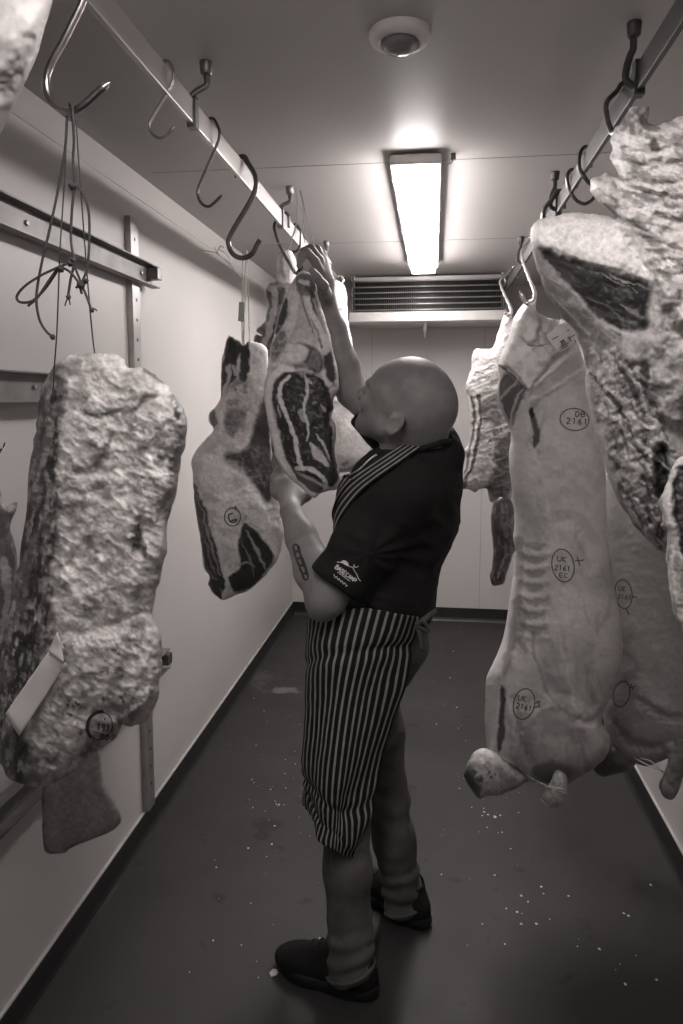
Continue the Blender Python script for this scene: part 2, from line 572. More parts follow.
# ------------------------------------------------------------------ uprights and bumper rails on the left wall
py_ = 2.365
root = empty('wall_upright', 'tall slotted steel upright fixed to the left wall', 'upright')
u = MB()
u.prism([(XL, py_ - .03), (XL + .022, py_ - .03), (XL + .022, py_ + .03), (XL, py_ + .03), (XL, py_ + .027), (XL + .019, py_ + .027), (XL + .019, py_ - .027), (XL, py_ - .027)], 2, .104, 2.245)
u.build('channel', M['rail_steel'], root)
u = MB()
for k in range(30):
    zz = .2 + k * .068
    if min(abs(zz - q) for q in (2.07, 1.60, 1.13, .64)) > .06:
        MB().lathe((XL + .0222, py_, zz), [(0, .0), (.006, 0), (.006, .0006), (0, .0006)], 10, 0).build('slot_hole', M['skirting'], root)
settle(root, (XL, py_, .104))
for zz, lb in ((2.065, 'upper steel channel rail on the left wall above the hanging slab'),
               (1.655, 'middle steel channel rail on the left wall behind the hanging slab'),
               (.635, 'lowest steel channel rail on the left wall near the skirting')):
    root = empty('wall_rail', lb, 'rail')
    xx = XL + .0225
    b = MB()
    b.prism([(xx, zz - .038), (xx + .034, zz - .038), (xx + .034, zz - .034), (xx + .004, zz - .034), (xx + .004, zz + .034), (xx + .034, zz + .034), (xx + .034, zz + .038), (xx, zz + .038)], 1, -.6, 2.50)
    b.build('channel', M['dull_steel'], root)
    for k in range(4):
        MB().lathe((xx + .0045, .3 + .7 * k, zz), [(0, 0), (.008, 0), (.006, .005), (0, .006)], 6, 0).build('bolt', M['hook'], root)
    MB().box((xx + .005, 2.45, zz - .012), (xx + .046, 2.49, zz + .03), .003).build('end_tab', M['steel'], root)
    settle(root, (xx, 1.0, zz))

batten('ceiling_lamp', 'second lit strip lamp on the ceiling near the open doorway', -.25, -.05, 1.05, 32.0)
# ------------------------------------------------------------------ meat: inflated outlines with sculpted relief
def poly_sd(px, py, poly):
    """Signed distance in px to a polygon, positive inside."""
    poly = np.asarray(poly, float)
    a, b = poly, np.roll(poly, -1, 0)
    d2 = np.full(px.shape, 1e18)
    ins = np.zeros(px.shape, bool)
    for (x0, y0), (x1, y1) in zip(a, b):
        ex, ey = x1 - x0, y1 - y0
        t = np.clip(((px - x0) * ex + (py - y0) * ey) / (ex * ex + ey * ey + 1e-12), 0, 1)
        d2 = np.minimum(d2, (px - x0 - t * ex) ** 2 + (py - y0 - t * ey) ** 2)
        c = (y0 > py) != (y1 > py)
        if abs(ey) > 1e-12:
            ins ^= c & (px < (py - y0) * ex / ey + x0)
    d = np.sqrt(d2)
    return np.where(ins, d, -d)


def line_d(px, py, pts, sm=4):
    pts = catmull(np.asarray(pts, float), sm) if len(pts) > 2 else np.asarray(pts, float)
    d2 = np.full(px.shape, 1e18)
    tt = np.zeros(px.shape)
    for k, ((x0, y0), (x1, y1)) in enumerate(zip(pts[:-1], pts[1:])):
        ex, ey = x1 - x0, y1 - y0
        t = np.clip(((px - x0) * ex + (py - y0) * ey) / (ex * ex + ey * ey + 1e-12), 0, 1)
        q = (px - x0 - t * ex) ** 2 + (py - y0 - t * ey) ** 2
        m = q < d2
        tt = np.where(m, (k + t) / (len(pts) - 1), tt)
        d2 = np.where(m, q, d2)
    return np.sqrt(d2), tt


def sstep(x, a, b):
    t = np.clip((x - a) / (b - a), 0, 1)
    return t * t * (3 - 2 * t)


class Meat:
    """One cut: outline traced in photo px, standing at its own depth, given real thickness both ways."""
    def __init__(s, name, outline, depth, T, Tb=None, step=1.35, expo=1.0, tone=.45, jit=1.2, jscale=9, seed=1, tilt=(0, 0), sub=5, warp=2.0, grain=1.0):
        s.grain = grain
        s.name, s.depth, s.step, s.seed = name, depth, step, seed
        ol = catmull(np.array(outline, float), sub, True)
        nn = np.roll(ol, -1, 0) - np.roll(ol, 1, 0)
        nn = np.stack([nn[:, 1], -nn[:, 0]], 1) / (np.linalg.norm(nn, axis=1)[:, None] + 1e-9)
        ol = ol + nn * (jit * fb2(ol[:, 0], ol[:, 1], jscale, seed, 3))[:, None] * 1.6
        s.ol = ol
        lo, hi = ol.min(0) - 3 * step, ol.max(0) + 3 * step
        xs, ys = np.arange(lo[0], hi[0], step), np.arange(lo[1], hi[1], step)
        s.x, s.y = np.meshgrid(xs, ys, indexing='ij')
        s.lo = lo
        s.d = poly_sd(s.x, s.y, ol)
        s.c = ((lo + hi) / 2)
        s.tilt = tilt
        s.mm = depth / F                       # metres per px at this depth
        # inflation: solve a membrane over the outline
        k = max(1, int(round(4 / step * max(1, (hi - lo).max() / 350))))
        xc, yc = s.x[::k, ::k], s.y[::k, ::k]
        ins = s.d[::k, ::k] > 0
        hgt = (step * k) ** 2
        phi = np.zeros(xc.shape)
        for it in range(700):
            q = np.zeros_like(phi)
            q[1:-1, 1:-1] = .25 * (phi[2:, 1:-1] + phi[:-2, 1:-1] + phi[1:-1, 2:] + phi[1:-1, :-2] + hgt)
            phi = np.where(ins, q, 0)
        # upsample
        fx, fy = (s.x - lo[0]) / (step * k), (s.y - lo[1]) / (step * k)
        i, j = np.clip(fx.astype(int), 0, xc.shape[0] - 2), np.clip(fy.astype(int), 0, xc.shape[1] - 2)
        u, v = np.clip(fx - i, 0, 1), np.clip(fy - j, 0, 1)
        ph = phi[i, j] * (1 - u) * (1 - v) + phi[i + 1, j] * u * (1 - v) + phi[i, j + 1] * (1 - u) * v + phi[i + 1, j + 1] * u * v
        insf = s.d > 0
        ph = np.where(insf, np.maximum(ph, s.d * step), 0)
        for it in range(60):
            q = np.zeros_like(ph)
            q[1:-1, 1:-1] = .25 * (ph[2:, 1:-1] + ph[:-2, 1:-1] + ph[1:-1, 2:] + ph[1:-1, :-2] + step * step)
            ph = np.where(insf, q, 0)
        pr = np.sqrt(ph / max(ph.max(), 1e-9)) ** expo
        s.prof = pr
        s.w = T * pr
        s.wb = -(Tb if Tb is not None else T) * pr
        s.edge = np.clip(s.d / (5 * step), 0, 1)
        s.tone = np.full(s.x.shape, float(tone))
        s.wx = s.x + warp * (fb2(s.x, s.y, 9, seed + 11, 3) * 1.8 + fb2(s.x, s.y, 3.5, seed + 12, 2) * .8)
        s.wy = s.y + warp * (fb2(s.x, s.y, 9, seed + 23, 3) * 1.8 + fb2(s.x, s.y, 3.5, seed + 24, 2) * .8)

    # --- relief, metres
    def ridge(s, pts, r, amp):
        d, _ = line_d(s.wx, s.wy, pts)
        s.w += amp * np.exp(-(d / r) ** 2) * s.edge
        return s

    def swell(s, poly, soft, amp):
        d = poly_sd(s.wx, s.wy, catmull(np.array(poly, float), 4, True))
        s.w += amp * sstep(d, -soft, soft) * s.edge
        return s

    def rough(s, amp, scale, oct=4, ridged=False, ax=(1, 1, 0), poly=None, soft=6):
        a = math.radians(ax[2])
        X = (s.x * math.cos(a) + s.y * math.sin(a)) * ax[0]
        Y = (-s.x * math.sin(a) + s.y * math.cos(a)) * ax[1]
        n = fb2(X, Y, scale, s.seed + 31 + amp * 1000, oct)
        if ridged:
            n = 1 - 2 * np.abs(n) ** .8
        k = 1 if poly is None else sstep(poly_sd(s.wx, s.wy, catmull(np.array(poly, float), 4, True)), -soft, soft)
        s.w += amp * n * s.edge * k
        return s

    # --- pigment
    def line(s, pts, r, v, k=1.0, taper=False, hard=.5):
        d, t = line_d(s.wx, s.wy, pts)
        if taper:
            r = r * (1.05 - np.abs(2 * t - 1) ** 2 * .8)
        m = k * (1 - sstep(d, r * hard, r * 1.15))
        s.tone = s.tone * (1 - m) + v * m
        return s

    def poly(s, pts, v, soft=1.5, k=1.0, amp=0.0):
        d = poly_sd(s.wx, s.wy, catmull(np.array(pts, float), 4, True))
        m = sstep(d, -soft, soft)
        s.tone = s.tone * (1 - m * k) + v * m * k
        if amp:
            s.w += amp * sstep(d, -soft * 2, soft * 2) * s.edge
        return s

    def blotch(s, v, k, scale, th=0.1, soft=.15, ax=(1, 1, 0), poly=None, psoft=6, sd=0, oct=4, amp=0):
        a = math.radians(ax[2])
        X = (s.x * math.cos(a) + s.y * math.sin(a)) * ax[0]
        Y = (-s.x * math.sin(a) + s.y * math.cos(a)) * ax[1]
        n = fb2(X, Y, scale, s.seed + 57 + sd, oct)
        m = k * sstep(n, th - soft, th + soft)
        if poly is not None:
            m = m * sstep(poly_sd(s.wx, s.wy, catmull(np.array(poly, float), 4, True)), -psoft, psoft)
        s.tone = s.tone * (1 - m) + v * m
        if amp:
            s.w += amp * m * s.edge
        return s

    def veins(s, poly, n, length, r, v, ang, spread=35, k=.8, sd=0, amp=0.0):
        """Short tapering streaks of fat or membrane scattered in a region."""
        rn = random.Random(s.seed * 100 + sd)
        P_ = np.array(poly, float)
        c = 0
        for _ in range(n * 6):
            x, y = rn.uniform(P_[:, 0].min(), P_[:, 0].max()), rn.uniform(P_[:, 1].min(), P_[:, 1].max())
            if poly_sd(np.array([x]), np.array([y]), P_)[0] < 1: continue
            a = math.radians(ang + rn.uniform(-spread, spread))
            b = a + math.radians(rn.uniform(-40, 40))
            L = length * rn.uniform(.5, 1.4)
            ln = [(x, y), (x + L * .5 * math.cos(a), y + L * .5 * math.sin(a)), (x + L * .5 * (math.cos(a) + math.cos(b)), y + L * .5 * (math.sin(a) + math.sin(b)))]
            s.line(ln, r * rn.uniform(.6, 1.4), v * rn.uniform(.7, 1.2), k * rn.uniform(.5, 1), True)
            if amp: s.ridge(ln, r * 1.5, amp)
            c += 1
            if c >= n: break
        return s

    # --- geometry
    def place(s, px, py, w):
        t = s.depth + (px - s.c[0]) * s.tilt[0] + (py - s.c[1]) * s.tilt[1]
        return P(px, py, t - np.asarray(w) * .97)

    def at(s, px, py, lift=.0008):
        """Point on the front face at photo position."""
        fx, fy = (np.asarray(px, float) - s.lo[0]) / s.step, (np.asarray(py, float) - s.lo[1]) / s.step
        i, j = np.clip(fx.astype(int), 0, s.x.shape[0] - 2), np.clip(fy.astype(int), 0, s.x.shape[1] - 2)
        u, v = fx - i, fy - j
        W = s.w
        w = W[i, j] * (1 - u) * (1 - v) + W[i + 1, j] * u * (1 - v) + W[i, j + 1] * (1 - u) * v + W[i + 1, j + 1] * u * v
        return s.place(np.asarray(px, float), np.asarray(py, float), w + lift)

    def finish(s, mat, parent=None):
        cx, cy = s.c
        p0 = P(cx, cy, s.depth)
        n = -p0.copy()
        n[2] = 0
        s.nrm = n / np.linalg.norm(n)
        nx, ny = s.x.shape
        dc = .25 * (s.d[:-1, :-1] + s.d[1:, :-1] + s.d[:-1, 1:] + s.d[1:, 1:])
        use = dc > 0
        cnt = np.zeros((nx, ny), int)
        for a, b in ((0, 0), (1, 0), (0, 1), (1, 1)):
            cnt[a:nx - 1 + a, b:ny - 1 + b] += use
        used = cnt > 0
        border = used & (cnt < 4)
        gx, gy = np.gradient(s.d, s.step)
        gl = np.sqrt(gx * gx + gy * gy) + 1e-9
        x = np.where(border, s.x - gx / gl * s.d, s.x)
        y = np.where(border, s.y - gy / gl * s.d, s.y)
        s.w = np.maximum(s.w, s.wb * .15 + .0005)
        w = np.where(border, 0, s.w)
        wb = np.where(border, 0, s.wb)
        front = np.full((nx, ny), -1)
        idx = np.argwhere(used)
        front[used] = np.arange(len(idx))
        inner = used & ~border
        back = front.copy()
        back[inner] = len(idx) + np.arange(inner.sum())
        V = np.concatenate([s.place(x[used], y[used], w[used]), s.place(x[inner], y[inner], wb[inner])])
        T = np.concatenate([s.tone[used], s.tone[inner]])
        T = T * (1 + .30 * fb2(np.concatenate([x[used], x[inner]]), np.concatenate([y[used], y[inner]]), 3.2, s.seed + 3, 3) * s.grain)
        c = np.argwhere(use)
        i, j = c[:, 0], c[:, 1]
        q1 = np.stack([front[i, j], front[i, j + 1], front[i + 1, j + 1], front[i + 1, j]], 1)
        q2 = np.stack([back[i, j], back[i + 1, j], back[i + 1, j + 1], back[i, j + 1]], 1)
        s.obj = mesh_obj(s.name, V, np.concatenate([q1, q2]), mat, parent, True, {'tone': np.clip(T, .004, .9)})
        return s.obj


def ribbon(surf, lines, width, lift=.0008, sub=3):
    """Ink lines (photo px) laid on the front of a cut."""
    mb = MB()
    for ln in lines:
        ln = np.array(ln, float)
        if len(ln) > 2:
            ln = catmull(ln, sub)
        else:
            ln = np.stack([np.linspace(ln[0][k], ln[1][k], 5) for k in (0, 1)], 1)
        t = np.gradient(ln, axis=0)
        n = np.stack([-t[:, 1], t[:, 0]], 1) / (np.linalg.norm(t, axis=1)[:, None] + 1e-9)
        a, b = ln + n * width / 2, ln - n * width / 2
        A, B = surf(a[:, 0], a[:, 1], lift), surf(b[:, 0], b[:, 1], lift)
        m = len(ln)
        mb.add(np.concatenate([A, B]), [(i, i + 1, m + i + 1, m + i) for i in range(m - 1)])
    return mb


GLY = {  # stroke letters on a 4 x 6 grid, y down
    'A': [[(0, 6), (2, 0), (4, 6)], [(.8, 4), (3.2, 4)]], 'B': [[(0, 0), (0, 6), (3, 6), (4, 4.7), (3, 3), (0, 3)], [(0, 0), (2.6, 0), (3.5, 1.5), (2.6, 3)]],
    'C': [[(4, 1), (2.6, 0), (.8, .6), (0, 3), (.8, 5.4), (2.6, 6), (4, 5)]], 'D': [[(0, 0), (0, 6), (2.4, 6), (4, 4), (4, 2), (2.4, 0), (0, 0)]],
    'E': [[(4, 0), (0, 0), (0, 6), (4, 6)], [(0, 3), (3, 3)]], 'M': [[(0, 6), (0, 0), (2, 4), (4, 0), (4, 6)]], 'P': [[(0, 6), (0, 0), (3, 0), (4, 1.6), (3, 3.2), (0, 3.2)]],
    'S': [[(4, .8), (2.2, 0), (.3, 1), (.8, 2.6), (3.2, 3.4), (3.8, 5), (2, 6), (0, 5.2)]], 'G': [[(4, 1), (2.6, 0), (.8, .6), (0, 3), (.8, 5.4), (2.6, 6), (4, 5), (4, 3.3), (2.4, 3.3)]],
    'O': [[(2, 0), (.4, 1), (0, 3), (.4, 5), (2, 6), (3.6, 5), (4, 3), (3.6, 1), (2, 0)]],
    '0': [[(2, 0), (.6, 1), (.3, 3), (.6, 5), (2, 6), (3.4, 5), (3.7, 3), (3.4, 1), (2, 0)]], '1': [[(1, 1.2), (2, 0), (2, 6)]],
    '2': [[(.3, 1.2), (1.6, 0), (3.5, .8), (3.3, 2.6), (.2, 6), (4, 6)]], '3': [[(.3, .6), (2.2, 0), (3.6, 1.4), (1.8, 2.8), (3.8, 4.4), (2.2, 6), (.2, 5.4)]],
    '5': [[(3.8, 0), (.6, 0), (.4, 2.6), (2.4, 2.2), (3.8, 4), (2.4, 6), (.2, 5.4)]], '6': [[(3.4, .2), (1, 2), (.3, 4.4), (2, 6), (3.7, 4.4), (2, 2.8), (.5, 4)]],
    '9': [[(3.6, 1.6), (2, 3.2), (.4, 1.6), (2, 0), (3.6, 1.6), (3, 6)]], '.': [[(1.6, 5.6), (2.2, 6)]], 'U': [[(0, 0), (0, 4.6), (2, 6), (4, 4.6), (4, 0)]], 'K': [[(0, 0), (0, 6)], [(4, 0), (0, 3.4), (4, 6)]],
}


def letters(txt, x, y, w, h, ang=0, gap=.35):
    """Stroke lettering in photo px from the top-left corner."""
    ca, sa = math.cos(math.radians(ang)), math.sin(math.radians(ang))
    out = []
    u = 0
    for ch in txt:
        for st in GLY.get(ch, []):
            q = []
            for (a, b) in st:
                xx, yy = u + a / 4 * w, b / 6 * h
                q.append((x + xx * ca - yy * sa, y + xx * sa + yy * ca))
            out.append(q)
        u += w * (1 + gap)
    return out


def oval(cx, cy, rx, ry, ang=0, a0=0, a1=360, n=28):
    ca, sa = math.cos(math.radians(ang)), math.sin(math.radians(ang))
    r = []
    for k in range(n + 1):
        t = math.radians(a0 + (a1 - a0) * k / n)
        u, v = rx * math.cos(t), ry * math.sin(t)
        r.append((cx + u * ca - v * sa, cy + u * sa + v * ca))
    return r


def stamp(m, lines, width, mat, label=None, lift=.0009, name='stamp'):
    o = ribbon(m.at, lines, width * 1.3, lift).build(name, mat, m.obj)
    if label: o['label'] = label
    return o


MEATS = []


def hang_at(m):
    """Origin of a cut goes to the top of its outline, where it hangs."""
    i = m.ol[:, 1].argmin()
    settle(m.obj, P(m.ol[i, 0], m.ol[i, 1], m.depth))
    MEATS.append(m)


SLAB = [(45.5, 377), (55.6, 364), (67, 357), (81, 354), (111, 354), (124, 358), (127, 367), (145, 369), (162, 380), (175, 396), (182, 407), (187, 418), (185, 445), (179, 475), (174, 505), (168.5, 525), (167, 552),
        (157, 589), (151.6, 612), (155, 622), (162, 644), (161, 667), (158, 698), (148, 718), (133, 727), (121, 724), (117, 738), (101, 748), (81, 765), (60, 779), (37, 787), (17, 783), (5, 772), (-4, 750), (-6, 700), (-1, 650), (6.7, 620), (13.5, 586), (23.6, 532), (28.6, 478), (35.4, 431), (38, 401)]
m = Meat('hanging_beef_slab', SLAB, 1.26, .085, .07, 1.25, .72, .66, 1.6, 8, 3, tilt=(-.0004, 0))
m.rough(.018, 34, 4).rough(.0045, 14, 4, True, (.8, 1.2, 35)).rough(.002, 5, 3)
m.ridge([(84, 414), (100, 416), (118, 413)], 3.5, -.010).ridge([(130, 412), (145, 402), (158, 394)], 4, -.008)
m.ridge([(76, 473), (92, 470), (104, 456), (110, 436)], 5, -.010).ridge([(66, 492), (86, 492), (100, 488)], 4, -.006)
m.ridge([(140, 520), (136, 548), (145, 560)], 4, -.012).ridge([(60, 632), (95, 632), (140, 612)], 5, -.010)
m.ridge([(118, 724), (140, 705), (150, 690)], 4, .008)
m.swell([(66, 640), (110, 632), (158, 640), (158, 690), (110, 735), (60, 770), (30, 780), (40, 720)], 8, .012)
m.swell([(128, 372), (160, 386), (180, 420), (174, 480), (150, 530), (135, 480), (128, 430)], 6, .006)
for sd in range(5):
    m.blotch(.32, .5, (30, 13, 22, 9, 16)[sd], .12, .2, ((1, 1, 0), (1.6, .7, 40), (.8, 1.3, -30), (1, 1, 0), (2, .6, 50))[sd], sd=sd)
m.blotch(.13, .65, 26, .18, .16, (1.3, .8, -50), sd=31).blotch(.12, .5, 11, .26, .12, (1.2, .8, 30), sd=33).veins(SLAB, 50, 26, 2.0, .16, 118, 30, .55, 1, -.002).veins(SLAB, 40, 16, 2.0, .75, 20, 50, .6, 2, .002)
m.blotch(.72, .6, 20, .15, .15, (1.2, .8, 30), sd=9).blotch(.7, .5, 7, .25, .12, sd=12)
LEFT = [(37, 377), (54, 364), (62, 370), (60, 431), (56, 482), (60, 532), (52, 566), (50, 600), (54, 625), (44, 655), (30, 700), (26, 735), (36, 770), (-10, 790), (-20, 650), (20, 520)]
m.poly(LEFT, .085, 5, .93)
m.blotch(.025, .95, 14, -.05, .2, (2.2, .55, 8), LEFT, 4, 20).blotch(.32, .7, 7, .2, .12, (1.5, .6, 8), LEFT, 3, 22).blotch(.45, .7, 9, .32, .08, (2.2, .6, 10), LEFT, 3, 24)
m.line([(58, 366), (62, 385), (60, 410)], 7, .12, .7).line([(66, 372), (78, 368), (84, 376), (74, 402)], 8, .28, .7)
m.line([(84, 414), (100, 416), (118, 413)], 3, .12, .8, True).line([(130, 412), (145, 402), (158, 394)], 4, .22, .7, True)
m.line([(76, 473), (92, 470), (104, 456), (110, 436)], 5, .2, .7, True).line([(140, 524), (137, 545), (131, 552)], 5, .05, .9, True).line([(142, 535), (144, 560)], 3, .08, .8, True)
m.line([(162, 381), (152, 374), (146, 370)], 3, .12, .8).poly([(171, 394), (177, 396), (181, 408), (178, 421), (174, 416), (172, 405)], .04, 1.5, .95, -.006)
m.poly([(82, 356), (112, 355), (124, 362), (124, 408), (112, 410), (96, 404), (84, 380)], .62, 5, .6)
for (x, y) in ((113, 650), (116, 655), (104, 659), (101, 672), (68, 700), (72, 705), (76, 702), (84, 708), (104, 698), (122, 699), (66, 704), (70, 714)):
    m.line([(x, y), (x + .8, y + 1.5)], 1.5, .06, .85)
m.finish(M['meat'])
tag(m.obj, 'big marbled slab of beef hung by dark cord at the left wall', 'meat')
stamp(m, [oval(100, 726, 12.5, 14.5, 20, 110, 262)], 2.6, M['ink'], 'round dark inspection stamp')
stamp(m, [oval(100, 726, 12.0, 14, 20, 262, 470)], .8, M['soft_ink'])
stamp(m, letters('1911', 97.5, 723.5, 3.2, 6.5, 8, .45) + letters('00', 101, 734, 3.2, 5, 8, .5) + [[(104.5, 718), (105, 720)]], 1.1, M['ink'])
hang_at(m)
SL = m
# paper slip pinned to it
root = empty('paper_slip', 'folded white paper slip stuck to the lower left of the beef slab', 'label')
def sheet(name, pts, surf, mat, parent, off, bend=0.0, nu=10, nv=14, th=.0008):
    """A small sheet of paper between four photo corners, a bit proud of a cut."""
    (a, b, c, d) = [np.array(p, float) for p in pts]
    V = []
    for i in range(nu + 1):
        for j in range(nv + 1):
            u, v = i / nu, j / nv
            q = (a * (1 - u) + b * u) * (1 - v) + (d * (1 - u) + c * u) * v
            V.append(surf(q[0], q[1], off + bend * math.sin(u * PI) + bend * .6 * math.sin(v * 7 + u * 2)))
    V = np.array(V).reshape(-1, 3)
    n = np.cross(V[nv + 1] - V[0], V[1] - V[0])
    n /= np.linalg.norm(n)
    m0 = len(V)
    Fc = []
    idx = lambda i, j: i * (nv + 1) + j
    for i in range(nu):
        for j in range(nv):
            q = (idx(i, j), idx(i, j + 1), idx(i + 1, j + 1), idx(i + 1, j))
            Fc += [q, tuple(m0 + k for k in q[::-1])]
    V = np.concatenate([V, V + n * th])
    ring = [idx(i, 0) for i in range(nu + 1)] + [idx(nu, j) for j in range(1, nv + 1)] + [idx(i, nv) for i in range(nu - 1, -1, -1)] + [idx(0, j) for j in range(nv - 1, 0, -1)]
    for k in range(len(ring)):
        p, q = ring[k], ring[(k + 1) % len(ring)]
        Fc.append((p, q, q + m0, p + m0))
    return mesh_obj(name, V, Fc, mat, parent)
flat = lambda m_, w0: (lambda x, y, l: m_.place(np.array(x), np.array(y), np.array(w0 + l)))
sheet('strip', [(48, 652), (66, 664), (19, 736), (5, 714)], flat(m, .100), M['paper'], root, .004, .003)
sheet('folded_corner', [(57, 632), (60, 640), (64, 664), (48, 652)], flat(m, .105), M['paper'], root, .006, .003, 6, 6)
sheet('tape_end', [(62, 644), (73, 636), (74, 641), (65, 648)], flat(m, .108), M['paper'], root, .006, .001, 4, 4)
settle(root, m.place(np.array(57), np.array(640), np.array(.1)))

# --- blurred shoulder at the top left corner
m = Meat('hanging_lamb_shoulder', [(53, -10), (49, 14), (43.5, 32), (37, 56), (24, 85), (12, 112), (4, 128), (-6, 146), (-30, 180), (-70, 200), (-110, 150), (-130, 60), (-120, -40), (-70, -75), (10, -70), (48, -45)], .98, .08, .07, 1.6, .9, .32, .6, 14, 5, grain=.15)
m.rough(.006, 30, 3).ridge([(36, 40), (22, 62), (4, 92)], 8, -.006)
m.poly([(36, 38), (30, 64), (14, 96), (-4, 110), (-4, 84), (14, 66)], .16, 8, .85).poly([(10, 92), (14, 108), (0, 136), (-14, 150), (-14, 110)], .12, 5, .7)
m.line([(47, 20), (40, 48), (26, 78)], 3, .55, .8).blotch(.35, .4, 20, .1, .2)
m.finish(M['smooth_meat'])
tag(m.obj, 'smooth pale shoulder of meat cut off by the top left corner', 'meat')
hang_at(m)

# --- pieces behind the slab
m = Meat('hanging_beef_piece', [(-60, 466), (-6, 453), (5.4, 440), (4, 447), (-3, 459), (-7, 478), (0, 489), (4, 506), (16, 502), (17, 507), (10, 527), (17, 553), (16, 590), (9, 650), (-10, 710), (-60, 720), (-90, 600)], 1.42, .05, .05, 1.3, .9, .10, .8, 7, 6)
m.rough(.006, 18, 4).blotch(.3, .7, 16, .1, .15, (1.8, .6, 0)).line([(0, 498), (8, 508), (13, 506)], 4, .45, .8).line([(4, 560), (8, 590), (2, 640)], 5, .36, .8).line([(-8, 474), (4, 442)], 3, .03, .9)
m.finish(M['meat'])
tag(m.obj, 'dark pointed piece of beef at the left edge behind the big slab', 'meat')
hang_at(m)
m = Meat('hanging_flank', [(42, 800), (43, 842), (47, 853), (64, 853), (71, 848), (95, 838), (114, 830), (122, 819), (116, 802), (105, 782), (101, 758), (96, 700), (84, 640), (60, 640), (46, 700), (42, 760)], 1.52, .035, .03, 1.3, .8, .36, .5, 8, 8)
m.rough(.003, 20, 3).line([(42, 790), (43, 845), (60, 855), (72, 848)], 1.8, .05, .8).blotch(.26, .4, 24, .1, .2).ridge([(104, 790), (112, 812), (100, 830)], 8, .006)
m.finish(M['smooth_meat'])
tag(m.obj, 'smooth grey flank hanging low behind the bottom of the big slab', 'meat')
hang_at(m)
# --- shoulder hanging left of the butcher (its own cut)
OE = [(228, 336), (232, 336), (240, 341), (244, 345), (249, 341), (257, 343), (264, 345), (268, 356), (270, 400), (272, 450), (277, 480), (284, 515), (284, 540), (279, 556), (270, 570), (258, 583), (248, 591), (238, 594), (230, 598), (222, 599.5), (212, 592), (208, 585), (209, 577), (203, 565), (201, 545), (198, 525), (194, 500), (193, 478), (191, 462), (195, 452), (205, 440), (213, 429), (209, 421), (210, 413), (216, 406), (221, 396), (220.5, 375), (223, 356)]
m = Meat('hanging_shoulder', OE, 2.27, .075, .06, .8, .85, .44, .7, 6, 12, warp=1.2, grain=.5)
m.tone[:] = .66
m.rough(.006, 22, 4).rough(.003, 6, 3)
m.blotch(.34, .5, 16, .1, .2).blotch(.72, .5, 11, .15, .15, sd=3).veins(OE, 40, 12, 1.0, .22, 70, 40, .5, 1).veins(OE, 30, 10, 1.2, .74, 60, 50, .6, 2)
m.poly([(229, 337), (240, 342), (242, 348), (238, 358), (235, 372), (237, 378), (231, 384), (226, 390), (221, 396), (221, 372), (224, 352)], .022, 1.2, .97)
m.poly([(240, 347), (248, 342), (250, 350), (249, 372), (246, 382), (239, 378), (241, 362)], .022, 1.2, .97)
m.line([(229, 366), (229, 378), (225, 388), (224, 392)], 2.5, .5, .9).line([(233, 366), (235, 376)], 1.5, .5, .9)
m.line([(234, 388), (240, 384), (244, 390)], 5, .3, .6).blotch(.14, .7, 6, .0, .2, (1, 1, 0), [(230, 384), (250, 378), (256, 400), (248, 430), (230, 436), (224, 410)], 4, 5)
m.poly([(226, 412), (236, 408), (246, 412), (244, 424), (236, 432), (228, 434), (225, 424)], .09, 4, .8, -.004).blotch(.28, .7, 3.5, .1, .15, (1, 1, 0), [(226, 412), (246, 412), (240, 434), (226, 434)], 1, 6)
m.poly([(210, 414), (215, 409), (217, 420), (213, 428), (210, 423)], .06, 1.5, .85)
m.ridge([(216, 404), (218, 430), (202, 452)], 4, .006).line([(219, 400), (219, 425), (208, 444), (196, 458)], 3.5, .55, .7)
m.line([(250, 380), (252, 410), (244, 436), (224, 448)], 4, .52, .6)
m.poly([(258, 410), (268, 396), (272, 450), (276, 480), (268, 505), (256, 490), (244, 474), (224, 462), (226, 454), (246, 448)], .022, 3, .93, -.006)
m.blotch(.2, .6, 3, .12, .15, (1, 1, 0), [(226, 450), (262, 450), (270, 486), (240, 474)], 3, 8)
m.poly([(193, 484), (197, 486), (204, 505), (212, 535), (219, 560), (225, 582), (223, 598), (212, 592), (206, 570), (199, 540), (194, 505)], .024, 1.2, .96, -.004)
m.veins([(194, 490), (204, 505), (219, 560), (222, 596), (206, 570)], 12, 12, .8, .28, 68, 15, .8, 3).veins([(232, 572), (240, 540), (246, 526), (268, 548), (266, 572), (246, 588)], 14, 10, .7, .16, 60, 25, .7, 4)
m.line([(198, 494), (206, 525), (213, 552), (220, 575)], 1.3, .30, .8, True).line([(202, 530), (210, 560), (216, 575)], 1.0, .22, .8, True)
m.poly([(229, 576), (240, 568), (238, 552), (240, 536), (244, 524), (252, 527), (262, 538), (272, 552), (272, 562), (262, 578), (248, 590), (236, 592), (230, 585)], .024, 1.5, .97)
m.line([(246, 530), (254, 545), (262, 560), (266, 570)], 1.8, .34, .9, True).line([(241, 540), (250, 560), (254, 578)], 1.2, .22, .8, True).line([(236, 566), (246, 562), (254, 568)], 1.2, .3, .8)
m.line([(224, 598), (226, 580), (222, 560), (216, 530)], 2.0, .62, .8).line([(226, 596), (232, 594)], 2, .5, .8)
m.swell([(196, 462), (240, 470), (262, 500), (280, 530), (250, 540), (220, 560), (205, 520)], 8, .010).line([(210, 470), (228, 464), (246, 482), (262, 505)], 7, .58, .5)
m.ridge([(200, 458), (222, 456), (238, 470)], 3, -.004).ridge([(206, 492), (226, 500), (244, 490)], 4, .005)
m.finish(M['wet_meat'])
tag(m.obj, 'shoulder of meat tied with twine, hanging free left of the butcher', 'meat')
stamp(m, [oval(232.5, 517, 8, 9, 0)], .9, M['soft_ink'], 'small round faded stamp')
